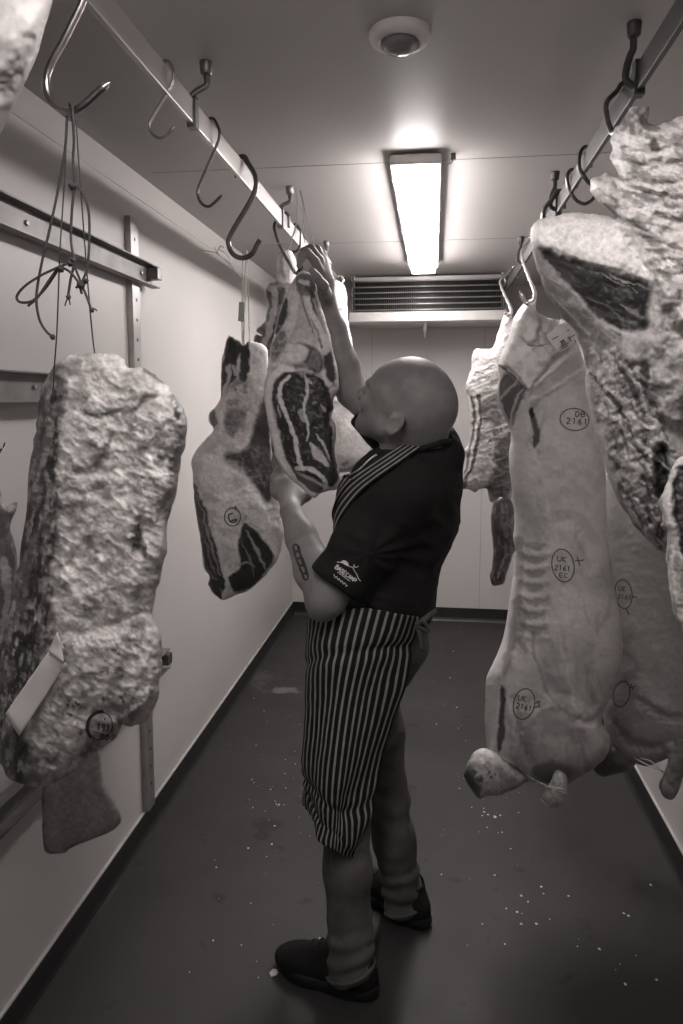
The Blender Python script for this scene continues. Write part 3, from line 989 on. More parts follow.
stamp(m, [oval(233, 517, 4.5, 5.5, 0, 30, 200), [(228, 515), (233, 513)], [(231, 521), (237, 519)], [(235, 506), (237, 510)]], 1.2, M['soft_ink'])
hang_at(m)
ME = m

# --- cut held by the butcher
OF = [(296, 276), (302, 271), (311, 274), (316, 284), (318, 296), (322, 308), (326, 322), (330, 335), (333, 350), (338, 372), (339, 388), (334, 398), (333, 404), (334, 408), (332, 413), (331, 417), (335, 424), (336, 434), (335, 450), (338, 465), (340, 482), (336, 490), (328, 491), (320, 494), (314, 498), (304, 491), (292, 480), (282, 470), (275, 455), (270, 432), (266, 412), (264, 390), (267, 372), (270, 350), (275, 330), (280, 310), (287, 292)]
m = Meat('held_beef_rib', OF, 1.985, .055, .028, .8, .8, .40, .6, 5, 15, warp=1.0, tilt=(0, -.00022), grain=.6)
m.rough(.004, 18, 4).rough(.002, 5, 3)
m.tone[:] = .60
m.blotch(.25, .6, 12, .05, .2).blotch(.64, .5, 9, .15, .15, sd=3).veins(OF, 40, 14, 1.2, .10, 75, 30, .6, 1).veins(OF, 30, 12, 1.2, .68, 70, 40, .6, 2)
EYE = [(274, 385), (276, 378), (285, 373), (296, 372), (306, 372), (318, 377), (326, 384), (331, 398), (333, 410), (330, 416), (333, 432), (333, 446), (337, 468), (338, 478), (332, 486), (322, 483), (312, 478), (302, 474), (292, 468), (285, 455), (281, 440), (277, 420), (272, 400)]
m.swell(EYE, 4, .012)
m.poly(EYE, .020, 1.4, .985)
m.blotch(.055, .5, 6, .15, .2, (1.5, .6, 10), EYE, 2, 4).veins(EYE, 26, 9, .7, .22, 70, 40, .75, 3).veins(EYE, 40, 3, .6, .2, 60, 90, .7, 4).blotch(.16, .4, 1.6, .38, .1, poly=EYE, psoft=2, sd=41)
# fat rim and marbling
m.line([(292, 369), (280, 370), (270, 385), (269, 405), (272, 425), (278, 448), (286, 468), (298, 482), (312, 496)], 4.2, .70, .9)
m.line([(290, 377), (282, 384), (280, 396), (285, 412), (292, 428), (297, 446), (300, 462), (304, 470)], 2.4, .64, .95)
m.line([(304, 372), (308, 388), (304, 408), (308, 428), (307, 440)], 1.9, .58, .95, True)
m.line([(297, 468), (312, 470), (322, 476), (326, 484)], 2.6, .62, .92).line([(310, 442), (318, 454), (328, 466)], 4.2, .56, .9, True).line([(316, 434), (324, 446), (330, 462)], 1.6, .5, .9, True)
m.line([(278, 405), (280, 418)], 1.3, .4, .8, True).line([(320, 404), (326, 412)], 1.8, .45, .8, True).line([(300, 412), (304, 420)], 3, .4, .8).line([(305, 376), (312, 384)], 2, .45, .8, True)
m.poly([(286, 456), (294, 470), (304, 478), (318, 484), (324, 488), (318, 492), (310, 490), (296, 478)], .04, 1.0, .9)
m.line([(284, 460), (294, 476), (304, 486), (314, 497)], 1.5, .62, .9).line([(326, 486), (334, 488), (340, 480), (339, 468)], 2.4, .62, .9)
# upper half: tendon, bone and dark membranes
m.poly([(276, 302), (281, 300), (287, 298), (288, 310), (285, 322), (280, 332), (274, 334), (275, 318)], .03, 1.2, .96)
m.poly([(294, 345), (306, 344), (318, 350), (324, 364), (318, 374), (306, 368), (294, 368)], .06, 2, .9, .004).poly([(288, 348), (298, 344), (308, 350), (304, 362), (294, 366), (286, 362)], .62, 2.0, .9, .008)
m.poly([(304, 284), (312, 290), (318, 306), (322, 324), (330, 346), (336, 372), (333, 382), (326, 376), (322, 350), (314, 326), (306, 306)], .025, 1.5, .95)
m.line([(306, 294), (310, 310), (317, 322), (322, 334), (326, 345)], 3.8, .62, .9).line([(323, 336), (328, 346), (325, 352)], 4, .62, .9).line([(314, 300), (320, 318), (326, 332)], 1.6, .35, .8)
m.poly([(290, 296), (300, 292), (306, 304), (310, 322), (318, 342), (300, 342), (290, 340), (287, 324)], .36, 3, .8).line([(297, 288), (294, 310), (290, 328), (284, 342)], 4, .58, .8).line([(300, 292), (306, 312), (314, 336)], 1.2, .10, .8, True).line([(294, 340), (306, 340), (318, 346)], 2, .5, .8).poly([(278, 334), (286, 332), (286, 346), (278, 358), (271, 362), (272, 346)], .08, 2, .8).blotch(.35, .7, 3, .15, .1, poly=[(270, 330), (290, 330), (284, 362), (270, 362)], psoft=2, sd=7)
m.poly([(296, 277), (304, 273), (312, 276), (316, 290), (306, 296), (298, 292)], .06, 1.5, .85).line([(300, 281), (308, 283)], 2.6, .55, .9)
m.ridge([(290, 366), (300, 368), (312, 374)], 3, -.004)
m.poly([(293, 364), (302, 361), (308, 368), (302, 377), (297, 372)], .34, 2, .7, .005)
m.finish(M['wet_meat'])
tag(m.obj, 'cut of beef rib with dark marbled face held up by the butcher', 'meat')
hang_at(m)
MF = m

# --- cut hanging just behind the held rib
OI = [(269, 284), (276, 281), (277, 262), (280, 252), (287, 250), (294, 254), (297, 268), (298, 282), (300, 320), (296, 400), (280, 450), (268, 452), (262, 420), (258, 396), (254, 340), (262, 336), (256, 330), (264, 322), (266, 312), (268, 304), (265, 294)]
m = Meat('hanging_beef_shank', OI, 2.62, .06, .05, .8, .85, .12, .7, 5, 18, warp=1.2)
m.rough(.005, 14, 4).blotch(.04, .8, 9, -.05, .2).blotch(.36, .6, 7, .15, .15, (1.6, .6, 10), sd=3)
m.poly([(276, 281), (277, 262), (280, 252), (287, 250), (294, 254), (297, 268), (297, 280), (286, 283)], .62, 1.5, .95).line([(282, 256), (283, 278)], 1.2, .4, .7).line([(288, 254), (289, 280)], 1, .42, .6)
m.line([(268, 286), (274, 292), (272, 320), (262, 352)], 3.5, .5, .8).line([(254, 342), (256, 352)], 4, .03, .9).line([(270, 286), (296, 284)], 3, .3, .8)
m.finish(M['wet_meat'])
tag(m.obj, 'dark shank with white bone end hanging behind the held rib', 'meat')
hang_at(m)

# --- pale side far behind the raised arm
OG = [(331, 284), (337, 281), (344, 286), (347, 300), (348, 318), (353, 345), (359, 372), (367, 392), (372, 420), (370, 445), (368, 465), (356, 470), (344, 472), (332, 468), (322, 450), (318, 400), (320, 330), (324, 296)]
m = Meat('hanging_pale_side', OG, 3.35, .09, .07, .8, .9, .46, .9, 6, 21, grain=.4)
m.rough(.008, 16, 4).blotch(.4, .5, 8, .2, .15).line([(336, 312), (340, 308)], 3, .12, .8).line([(350, 425), (356, 440), (350, 460)], 1.2, .4, .6).line([(343, 464), (346, 462)], 2, .12, .8).line([(356, 430), (366, 444)], 1.4, .3, .6)
m.line([(334, 470), (368, 466)], 2, .2, .8).poly([(322, 296), (328, 290), (330, 340), (326, 380), (320, 360)], .3, 3, .6)
m.finish(M['meat'])
tag(m.obj, 'pale side of meat far behind the raised arm near the cooler', 'meat')
hang_at(m)

# ================================================= right-hand rail
# --- near hindquarter, upper right
OJ = [(636, 106), (643, 108), (650, 103), (649, 112), (648, 122), (656, 125), (663, 123), (674, 119), (684, 115), (700, 108), (730, 110), (760, 150), (775, 240), (770, 340), (760, 440), (735, 500), (700, 530), (676, 546), (662, 552.5), (650, 543), (639, 531), (626, 513), (614, 492), (606, 470), (600, 449.5), (593, 425), (588.5, 405), (585, 385), (586, 367), (580, 345), (573, 330), (561, 317), (550, 300), (543, 285), (537, 266), (532, 246), (530.5, 234), (533, 226), (541, 219), (552, 216), (563, 213.5), (576, 212), (589, 214), (604, 215), (618, 220), (613, 213), (604, 207), (597, 199), (591, 192), (590, 184), (592, 178), (599, 176), (606, 172), (612, 176), (617, 178), (618, 172), (613, 164), (610, 157), (613, 150), (611, 138), (614, 129), (621, 124), (626, 117), (630, 108)]
m = Meat('hanging_hindquarter', OJ, 1.32, .15, .12, 1.35, .8, .50, 1.2, 6, 30, tilt=(-.0006, 0), warp=1.6, sub=4)
UP_ = [(614, 128), (626, 112), (650, 104), (690, 112), (780, 140), (780, 330), (690, 330), (668, 312), (655, 285), (650, 260), (640, 240), (618, 220), (592, 190), (600, 176), (614, 178)]
LOB = [(530, 232), (541, 219), (563, 213), (600, 214), (622, 224), (642, 244), (652, 268), (655, 285), (632, 278), (604, 268), (576, 262), (556, 252), (540, 248), (531, 246)]
LEAN = [(540, 247), (560, 256), (586, 266), (615, 274), (640, 282), (653, 288), (650, 305), (648, 326), (640, 332), (622, 330), (600, 318), (586, 306), (572, 290), (556, 272), (544, 262)]
MEM = [(533, 250), (544, 262), (558, 276), (574, 296), (590, 312), (606, 326), (626, 336), (626, 352), (612, 352), (592, 342), (578, 332), (560, 316), (548, 298), (540, 276)]
LOW = [(585, 360), (580, 340), (600, 348), (630, 352), (660, 410), (668, 470), (668, 520), (660, 552), (630, 520), (600, 450), (588, 405)]
RMASS = [(652, 292), (668, 280), (700, 290), (760, 320), (760, 430), (700, 430), (665, 420), (650, 390), (640, 350), (650, 330), (646, 316)]
m.swell(UP_, 8, .05).swell(LOB, 5, .02).swell(RMASS, 6, .035)
m.swell(LEAN, 14, -.008)
for (a, r, z) in (([(612, 156), (640, 164), (690, 160)], 3, -.012), ([(616, 180), (640, 192), (690, 200)], 3, -.014), ([(596, 200), (618, 216), (640, 232), (662, 262)], 3.5, -.016), ([(613, 140), (640, 148), (680, 140)], 4, .010), ([(600, 190), (630, 204), (680, 214)], 4, .010), ([(620, 170), (650, 178), (690, 178)], 4, .009), ([(640, 220), (660, 236), (690, 250)], 4, .008), ([(632, 246), (660, 290)], 3, -.008)):
    m.ridge(a, r, z)
m.rough(.006, 15, 4, True, (.6, 1.4, 14), UP_, 5).rough(.005, 9, 4, False, (1, 1, 0), LOB, 4).rough(.005, 11, 4, True, (1.5, .6, 60), LOW, 5).rough(.009, 14, 4, False, (1, 1, 0), RMASS, 5)
m.rough(.0018, 4, 3)
m.poly(UP_, .70, 3, .9).blotch(.20, .8, 11, .14, .16, (.6, 1.8, 16), UP_, 3, 3).blotch(.74, .7, 7, .2, .12, (.6, 1.6, 16), UP_, 3, 4).blotch(.12, .7, 6, .38, .08, (.8, 1.3, 10), UP_, 3, 5)
m.poly([(628, 112), (638, 108), (644, 116), (642, 130), (636, 136), (626, 130), (622, 122)], .10, 1.5, .85).blotch(.5, .8, 4, .1, .1, poly=[(620, 108), (646, 108), (646, 136), (620, 136)], psoft=2, sd=6)
m.poly([(652, 138), (658, 140), (660, 150), (652, 152), (648, 146)], .06, 1.5, .9).poly([(612, 182), (618, 186), (622, 198), (616, 202), (610, 194)], .06, 1.5, .85).line([(620, 190), (640, 196), (662, 204)], 2, .2, .8, True).line([(600, 200), (616, 214), (628, 222)], 2.2, .05, .9, True)
m.line([(612, 157), (640, 164), (680, 162)], 1.8, .22, .7).line([(604, 178), (612, 190), (620, 196)], 5, .66, .6)
m.poly(LOB, .76, 2, .95).blotch(.5, .45, 8, .2, .15, (1, 1, 30), LOB, 2, 11).line([(560, 254), (600, 266), (640, 280)], 3, .62, .5)
m.poly(LEAN, .015, 3.2, .99).blotch(.06, .7, 8, .1, .15, (.5, 2, 22), LEAN, 2, 12).line([(566, 258), (596, 268), (628, 282), (650, 288)], 1.2, .4, .9).line([(575, 266), (606, 276), (640, 294)], .9, .25, .8, True).line([(620, 306), (634, 312), (646, 320)], 2.2, .2, .8, True).line([(584, 298), (606, 306), (624, 322)], 1.2, .10, .8, True)
m.poly(MEM, .17, 3, .92).poly([(538, 262), (552, 272), (570, 292), (578, 304), (566, 306), (552, 290), (542, 276)], .30, 3, .8).line([(536, 266), (546, 286), (566, 310), (590, 334)], 1.6, .36, .8).blotch(.08, .6, 10, .15, .15, (.6, 1.6, 30), MEM, 3, 13)
m.poly([(578, 332), (600, 346), (628, 352), (650, 392), (640, 400), (606, 374), (588, 368)], .12, 4, .85).line([(590, 340), (604, 362), (612, 384)], 2, .32, .8).poly([(596, 358), (604, 356), (608, 362), (602, 366)], .5, 1.5, .85)
m.poly(LOW, .27, 4, .9).blotch(.55, .7, 7, .1, .15, (1.8, .6, 55), LOW, 3, 14).blotch(.08, .85, 8, .18, .12, (1.8, .6, 50), LOW, 3, 15)
m.line([(590, 372), (606, 392), (622, 412), (634, 436)], 3, .03, .9, True).line([(614, 358), (632, 388), (646, 420), (650, 444)], 3.4, .05, .9, True).line([(588, 392), (596, 430), (612, 478), (634, 514), (656, 546)], 3.2, .52, .8).line([(640, 356), (646, 386), (652, 404)], 4, .035, .9)
m.poly(RMASS, .42, 4, .9).blotch(.14, .8, 14, .1, .2, poly=[(640, 350), (668, 350), (700, 360), (700, 430), (650, 420)], psoft=5, sd=16).blotch(.62, .7, 9, .1, .15, poly=[(655, 290), (700, 290), (700, 350), (655, 340)], psoft=5, sd=17)
m.poly([(624, 334), (630, 332), (636, 336), (644, 332), (648, 340), (644, 352), (636, 362), (626, 362), (622, 348)], .38, 2, .9, .010).poly([(640, 366), (648, 360), (650, 380), (644, 384)], .03, 1.5, .9)
m.poly([(656, 452), (662, 444), (668, 470), (666, 496), (658, 500), (655, 476)], .02, 2, .95, -.02).poly([(658, 524), (664, 530), (662, 546), (654, 536)], .03, 2, .85, -.01).blotch(.5, .7, 5, .1, .12, poly=[(620, 420), (660, 410), (660, 470), (630, 480)], psoft=4, sd=18)
m.line([(640, 425), (650, 422), (658, 430)], 6, .5, .6).line([(652, 418), (656, 448)], 3, .5, .7)
m.veins(LEAN, 8, 26, .8, .08, 18, 14, .5, 1).veins(LOW, 40, 26, 1.4, .55, 58, 18, .7, 2, .003).veins(LOW, 40, 30, 1.6, .05, 58, 18, .7, 3, -.004).veins(UP_, 40, 26, 1.8, .2, 14, 16, .5, 4, -.004).veins(UP_, 40, 24, 2.0, .75, 14, 16, .6, 5, .004).veins(RMASS, 24, 14, 2, .14, 60, 60, .5, 6, -.003).veins(MEM, 16, 26, 1.2, .34, 45, 12, .6, 7)
m.finish(M['meat'])
tag(m.obj, 'large shaggy hindquarter of beef filling the upper right corner', 'meat')
hang_at(m)
MJ = m

# --- sliver of the nearest side at the right edge
OK_ = [(684, 455), (674, 464), (668, 480), (663, 492), (658.6, 503), (662, 513), (662, 521), (660, 527), (666, 530), (667, 545), (666, 558), (668, 576), (671, 599), (676, 620), (685, 640), (710, 690), (760, 720), (800, 640), (800, 480), (740, 430)]
m = Meat('hanging_beef_quarter', OK_, 1.02, .07, .06, 1.3, .8, .40, .8, 6, 33)
m.rough(.005, 12, 4).rough(.003, 5, 3)
m.blotch(.2, .6, 9, .1, .15, (1.8, .6, 0)).poly([(676, 474), (690, 464), (720, 480), (720, 545), (690, 560), (680, 540), (674, 510)], .03, 2, .95, -.012).line([(684, 458), (673, 474), (668, 500), (670, 530)], 4, .56, .8).line([(672, 545), (674, 580), (682, 620)], 2.5, .6, .8).line([(668, 560), (672, 600)], 1.2, .62, .8)
m.finish(M['meat'])
tag(m.obj, 'pale sliver of a beef side cut off by the right edge', 'meat')
hang_at(m)

# --- front lamb carcass
OL = [(526, 302), (532, 299), (536, 303), (537, 311), (546, 317), (557.5, 320), (563, 318), (568, 317), (573, 325), (578, 345), (586, 367), (592, 395), (598, 424), (603, 450), (606, 480), (606.5, 513), (607.5, 540), (611, 562), (615, 590), (620, 615), (622.5, 635), (622, 657), (618, 675), (612, 695), (604, 712), (602, 722), (607, 732), (610.5, 741), (608, 753), (600, 763), (589.5, 771), (578, 778), (567, 784), (556, 786), (543, 783), (523.6, 782), (512, 776), (504, 768), (494, 764), (488, 756), (486, 739), (485, 707), (486, 679), (492, 664.5), (499, 650), (504, 632.5), (509, 604), (513, 575.6), (515.5, 551), (513.5, 540), (514.5, 518), (512, 490), (509, 462), (511, 437), (508, 425), (501, 410), (497, 393), (499, 376), (498, 366), (503, 350), (509, 335), (514, 318), (520, 308)]
m = Meat('hanging_lamb_carcass', OL, 2.12, .16, .13, 1.0, 1.0, .56, .5, 8, 41, warp=1.2, grain=.25)
FLAP = [(527, 302), (536, 303), (540, 316), (566, 320), (574, 336), (560, 352), (548, 366), (534, 384), (528, 390), (520, 380), (510, 368), (498, 364), (508, 340), (516, 316)]
m.blotch(.30, .6, 34, .05, .25).blotch(.54, .5, 22, .1, .2, sd=3).veins(OL, 46, 40, 2.2, .27, 88, 25, .4, 1).veins(OL, 30, 40, 2.5, .56, 88, 25, .4, 2)
m.swell(FLAP, 2.0, .028).swell([(527, 302), (536, 303), (540, 320), (536, 338), (526, 344), (518, 330), (520, 312)], 2.5, .02)
m.poly(FLAP, .60, 1.6, .92).blotch(.36, .6, 6, .1, .15, (1.2, .8, 30), FLAP, 2, 5).blotch(.25, .6, 7, .2, .12, poly=[(536, 318), (572, 322), (560, 352), (540, 370)], psoft=3, sd=6)
m.line([(530, 302), (532, 320), (528, 345), (512, 360)], 6, .74, .7).line([(523, 345), (536, 346), (548, 344)], .9, .08, .9, True).line([(540, 322), (538, 340), (532, 350)], 2, .3, .6).line([(498, 365), (508, 372), (518, 382), (527, 391)], 1.4, .07, .95)
m.poly([(500, 378), (508, 374), (518, 384), (526, 392), (520, 404), (514, 424), (508, 424), (502, 405), (498, 392)], .05, 1.5, .9, -.016).line([(499, 372), (498, 392), (504, 412), (510, 426)], 2.0, .42, .9).line([(520, 378), (506, 392), (502, 398)], 1.6, .4, .85).line([(510, 426), (516, 400), (526, 384)], 1.5, .45, .8)
m.line([(527, 392), (545, 376), (568, 352), (580, 345)], 2.2, .66, .85).line([(540, 398), (560, 384), (586, 364)], 1.7, .66, .85).ridge([(534, 400), (558, 386), (584, 368)], 3, .010).ridge([(524, 396), (548, 374), (572, 352)], 3, .012).poly([(532, 394), (548, 380), (570, 358), (584, 352), (584, 364), (560, 382), (542, 396)], .3, 3, .7)
m.line([(531, 408), (534, 420), (537, 434), (534, 448)], 3.6, .04, .92, True).line([(531, 410), (533, 415)], 2.4, .02, .95).line([(510, 430), (518, 431), (528, 430)], 1.6, .6, .8)
m.ridge([(534, 410), (537, 432), (535, 452)], 5, -.010).ridge([(527, 405), (528, 440)], 5, .006)
# loin, ribs, belly seams
for i, yy in enumerate((546, 560, 574, 588, 602, 616, 630)):
    m.line([(524, yy - 3), (534, yy), (546, yy - 2)], 4.6, .22, .6, True).ridge([(520, yy + 6), (534, yy + 9), (548, yy + 7)], 3, .004).line([(522, yy + 5), (534, yy + 8), (548, yy + 6)], 2.5, .52, .6, True)
m.line([(520, 540), (519, 590), (512, 640), (505, 670)], 5, .2, .6).line([(516, 600), (524, 612), (520, 640), (526, 650)], 4, .22, .6).line([(552, 520), (556, 580), (552, 640), (556, 700)], 5, .54, .5).line([(534, 505), (550, 528), (580, 500), (598, 520)], 4, .5, .35).line([(540, 520), (575, 516), (595, 540)], 6, .3, .35)
m.ridge([(535, 640), (546, 680), (570, 712), (590, 722)], 6, -.012).line([(533, 632), (536, 660), (548, 692), (566, 712), (580, 720)], 2.2, .24, .6).line([(552, 612), (562, 650), (572, 690), (576, 716)], 2, .56, .6)
m.swell([(536, 640), (560, 640), (576, 690), (580, 718), (560, 708), (542, 684)], 6, -.006).poly([(540, 652), (556, 646), (570, 700), (560, 706), (546, 688)], .3, 5, .5).poly([(534, 636), (545, 632), (548, 654), (538, 656)], .56, 4, .6)
m.line([(580, 722), (592, 710), (600, 704)], 4, .6, .8, True).ridge([(576, 722), (590, 722), (602, 716)], 4, -.012)
m.poly([(500, 690), (505, 690), (506, 712), (503, 744), (499, 752), (497, 735), (500, 715)], .04, 1.2, .9, -.012).line([(494, 680), (492, 715), (494, 752)], 4, .5, .7).ridge([(490, 756), (504, 766), (520, 772)], 3, -.012).ridge([(488, 752), (500, 758), (516, 770)], 2.5, .010).line([(486, 750), (498, 757), (514, 770)], 1.6, .58, .85).line([(492, 760), (504, 769), (516, 773)], 1.2, .08, .9)
m.swell([(524, 716), (560, 700), (604, 726), (608, 752), (570, 780), (534, 776), (518, 752)], 8, .035).blotch(.24, .5, 16, .0, .2, poly=[(515, 700), (606, 720), (600, 770), (540, 780)], psoft=8, sd=9)
m.ridge([(514, 700), (520, 740), (538, 778)], 4, -.010).poly([(532, 768), (556, 762), (576, 770), (560, 782), (540, 782)], .12, 4, .8).poly([(520, 716), (530, 722), (536, 744), (526, 760), (518, 740)], .26, 4, .6).blotch(.55, .6, 4, .25, .1, (1, 1, 30), [(510, 730), (530, 740), (540, 770), (524, 776), (512, 760)], 3, 10)
m.rough(.008, 40, 3).rough(.0022, 9, 3)
m.finish(M['smooth_meat'])
tag(m.obj, 'pale whole lamb carcass hanging in front on the right, nose near the floor', 'carcass')
ML = m
stamp(m, [oval(574.5, 419.5, 14.5, 11, 6)], .9, M['soft_ink'], 'oval faded inspection stamp')
stamp(m, letters('DB', 576, 411.5, 3.4, 4.6, 4, .6) + letters('2161', 567, 417.8, 3.3, 5.6, 4, .75), .9, M['soft_ink'])
stamp(m, [oval(563, 565.5, 11, 16.5, -10), [(575, 561), (584, 560)], [(577, 557), (580, 566)]], .9, M['soft_ink'], 'oval faded inspection stamp')
stamp(m, letters('UK', 558, 556, 3.4, 5, 6, .5) + letters('2161', 555, 565, 3, 5, 6, .4) + letters('EC', 560, 573, 3, 4, 6, .5), .8, M['soft_ink'])
stamp(m, [oval(524, 704, 10.5, 15.5, 12), [(534, 704), (541, 701)], [(537, 700), (540, 707)], [(540, 706), (533, 708)]], .9, M['soft_ink'], 'oval faded inspection stamp')
stamp(m, letters('UK', 519, 695, 3.2, 5, 12, .5) + letters('2161', 517, 703, 3, 5, 12, .4), .8, M['soft_ink'])

def sub_piece(parent_m, name, outline, depth, T, mat, tone, fn=None, label=None, **kw):
    q = Meat(name, outline, depth, T, **kw)
    q.tone[:] = tone
    if fn: fn(q)
    q.finish(mat, None)
    q.obj.parent = parent_m.obj
    if label: q.obj['label'] = label
    return q

def _neck(q):
    q.rough(.006, 12, 3).blotch(.3, .6, 12, .05, .2).poly([(463, 776), (468, 766), (474, 778), (480, 796), (472, 790)], .05, 3, .9).line([(470, 768), (480, 790)], 3, .1, .7).line([(478, 776), (486, 772)], 4, .6, .6).blotch(.05, .8, 5, .3, .1, sd=4).line([(500, 770), (512, 780)], 5, .2, .6)
qn = sub_piece(m, 'neck_end', [(474, 752), (486, 748), (500, 756), (514, 768), (526, 778), (523, 785), (512, 790), (500, 795), (488, 796), (480, 799), (472, 790), (464, 777), (465, 770), (469, 760)], 2.02, .07, M['smooth_meat'], .50, _neck, 'rounded neck end with a dark cut face', step=.8, jit=.5, seed=44)
def _hoof(q):
    q.rough(.004, 6, 3).blotch(.6, .6, 5, .1, .15).line([(548, 790), (555, 786), (562, 790)], 2, .2, .7)
sub_piece(m, 'foreleg_end', [(556, 770), (566, 774), (568, 784), (567, 794), (563, 803), (555, 808), (547, 805), (542, 798), (545, 790), (550, 782)], 2.0, .035, M['smooth_meat'], .42, _hoof, 'knobbly foreleg end tied with string', step=.7, jit=.4, seed=45)
tb = MB().tube([ML.at(520, 768, .004), ML.at(528, 776, .006), P(545, 785, 1.965), P(566, 794, 1.955)], .0016, 6).tube([P(541, 799, 1.98), P(549, 808, 1.985)], .0016, 6).tube([P(567, 793, 1.955), P(560, 788, 1.945), P(545, 787, 1.965)], .0016, 6)
tb.build('string', M['twine'], ML.obj, True)['label'] = 'pale string round the foreleg'
hang_at(m)

# --- second lamb, shade of its neighbours put into a darker overall tone
OM = [(606, 470), (640, 440), (700, 450), (735, 560), (740, 680), (725, 740), (700, 752), (684, 752), (668, 758), (655, 764), (644, 766), (629, 760), (614, 750), (607, 738), (603, 712), (606, 680), (604, 600), (600, 540)]
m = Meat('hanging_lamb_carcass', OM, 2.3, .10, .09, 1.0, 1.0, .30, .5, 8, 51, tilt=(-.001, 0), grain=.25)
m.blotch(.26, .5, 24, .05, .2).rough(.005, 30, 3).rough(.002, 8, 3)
m.ridge([(640, 700), (668, 718), (700, 716)], 6, -.012).ridge([(612, 716), (632, 742), (660, 748)], 5, -.010).line([(614, 720), (630, 740), (652, 746)], 5, .16, .6).line([(640, 712), (660, 716), (690, 706)], 6, .2, .5).line([(622, 660), (650, 690), (676, 710)], 8, .42, .5).line([(640, 692), (664, 704)], 3, .55, .5)
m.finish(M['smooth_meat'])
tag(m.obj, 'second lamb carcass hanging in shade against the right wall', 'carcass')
MM = m
stamp(m, [oval(623.5, 594, 8.5, 14.5, -8), [(632, 597), (637, 597)], [(626, 608), (629, 615)]], .9, M['soft_ink'], 'oval faded inspection stamp')
stamp(m, letters('UK', 619, 586, 2.8, 4.5, 6, .5) + letters('2161', 618, 594, 2.6, 4.5, 6, .4), .7, M['soft_ink'])
stamp(m, [oval(621.5, 694, 8, 13, 14), [(629, 688), (636, 686)], [(631, 684), (633, 690)]], .9, M['soft_ink'], 'oval faded inspection stamp')
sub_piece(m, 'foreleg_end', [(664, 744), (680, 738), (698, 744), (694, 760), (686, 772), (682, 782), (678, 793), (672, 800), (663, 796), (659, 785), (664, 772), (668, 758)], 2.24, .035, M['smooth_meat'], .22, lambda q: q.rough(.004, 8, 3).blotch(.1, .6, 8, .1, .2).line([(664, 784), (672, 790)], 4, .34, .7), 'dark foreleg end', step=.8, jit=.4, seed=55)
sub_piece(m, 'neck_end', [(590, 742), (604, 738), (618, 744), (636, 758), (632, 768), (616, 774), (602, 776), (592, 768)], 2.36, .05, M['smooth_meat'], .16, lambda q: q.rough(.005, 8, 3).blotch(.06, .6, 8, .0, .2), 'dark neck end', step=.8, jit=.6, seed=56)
tb = MB().tube([MM.at(634, 758, .004), P(650, 766, 2.18), P(666, 772, 2.2)], .0014, 6).tube([MM.at(640, 758, .004), P(652, 762, 2.18), P(664, 774, 2.2)], .0014, 6)
tb.build('string', M['twine'], MM.obj, True)
hang_at(m)

# --- pieces hung beyond the front lamb
ON = [(509, 312), (513, 320), (520, 330), (518, 380), (516, 440), (514, 492), (507, 499), (500, 497), (494, 502), (489.5, 501), (487, 489), (480, 489), (475, 492.5), (468, 489), (458.5, 489), (462, 478), (466, 460), (465, 450), (470, 438), (469, 420), (468, 398), (466, 386), (471, 370), (472, 356), (477, 349), (486, 349), (493, 347), (498, 332), (503, 318)]
m = Meat('hanging_breast', ON, 2.95, .06, .05, .8, .85, .44, .7, 5, 61, warp=1.0, grain=.5)
m.rough(.006, 10, 4, True, (.8, 1.3, -20)).blotch(.26, .5, 10, .1, .2).poly([(477, 349), (505, 330), (512, 350), (496, 372), (480, 392), (468, 386), (472, 362)], .58, 4, .7)
m.line([(484, 374), (476, 372)], 1, .15, .8).line([(478, 380), (490, 376)], 1.2, .2, .7).line([(472, 396), (474, 420), (470, 450), (460, 488)], 1.6, .07, .9).line([(479, 395), (480, 425), (474, 458), (464, 488)], 2.2, .05, .9).line([(476, 396), (477, 430), (468, 470)], 1.2, .5, .9).line([(469, 396), (471, 420)], 1, .6, .8)
m.poly([(480, 402), (496, 392), (504, 400), (500, 424), (490, 424), (482, 420)], .12, 3, .8).line([(498, 440), (498, 470), (490, 490)], 4, .12, .8).poly([(500, 440), (512, 440), (512, 490), (496, 498), (490, 488), (500, 466)], .08, 2.5, .85).line([(458, 489), (475, 492), (490, 488)], 1.8, .05, .9).blotch(.06, .7, 5, .25, .1, sd=5, poly=[(480, 420), (515, 420), (515, 500), (480, 500)])
m.line([(485, 440), (484, 480)], 4, .36, .5)
m.finish(M['meat'])
tag(m.obj, 'pale breast of lamb with dark rib edge hanging left of the front lamb', 'meat')
hang_at(m)
m = Meat('hanging_shank', [(492, 505), (500, 496), (510, 498), (516, 515), (518, 540), (512, 558), (507, 574), (503.5, 584), (498, 585.5), (492.5, 584.5), (489.5, 577), (492, 565), (493, 547), (491, 525)], 3.1, .045, .04, .7, .9, .07, .6, 5, 63)
m.rough(.005, 8, 4).blotch(.2, .6, 6, .15, .15, (1.6, .6, 0)).line([(492, 574), (494, 582), (502, 582)], 2, .2, .7).line([(506, 552), (501, 566), (497, 578)], 1.5, .3, .7)
m.finish(M['wet_meat'])
tag(m.obj, 'small dark shank hanging below the pale breast of lamb', 'meat')
hang_at(m)

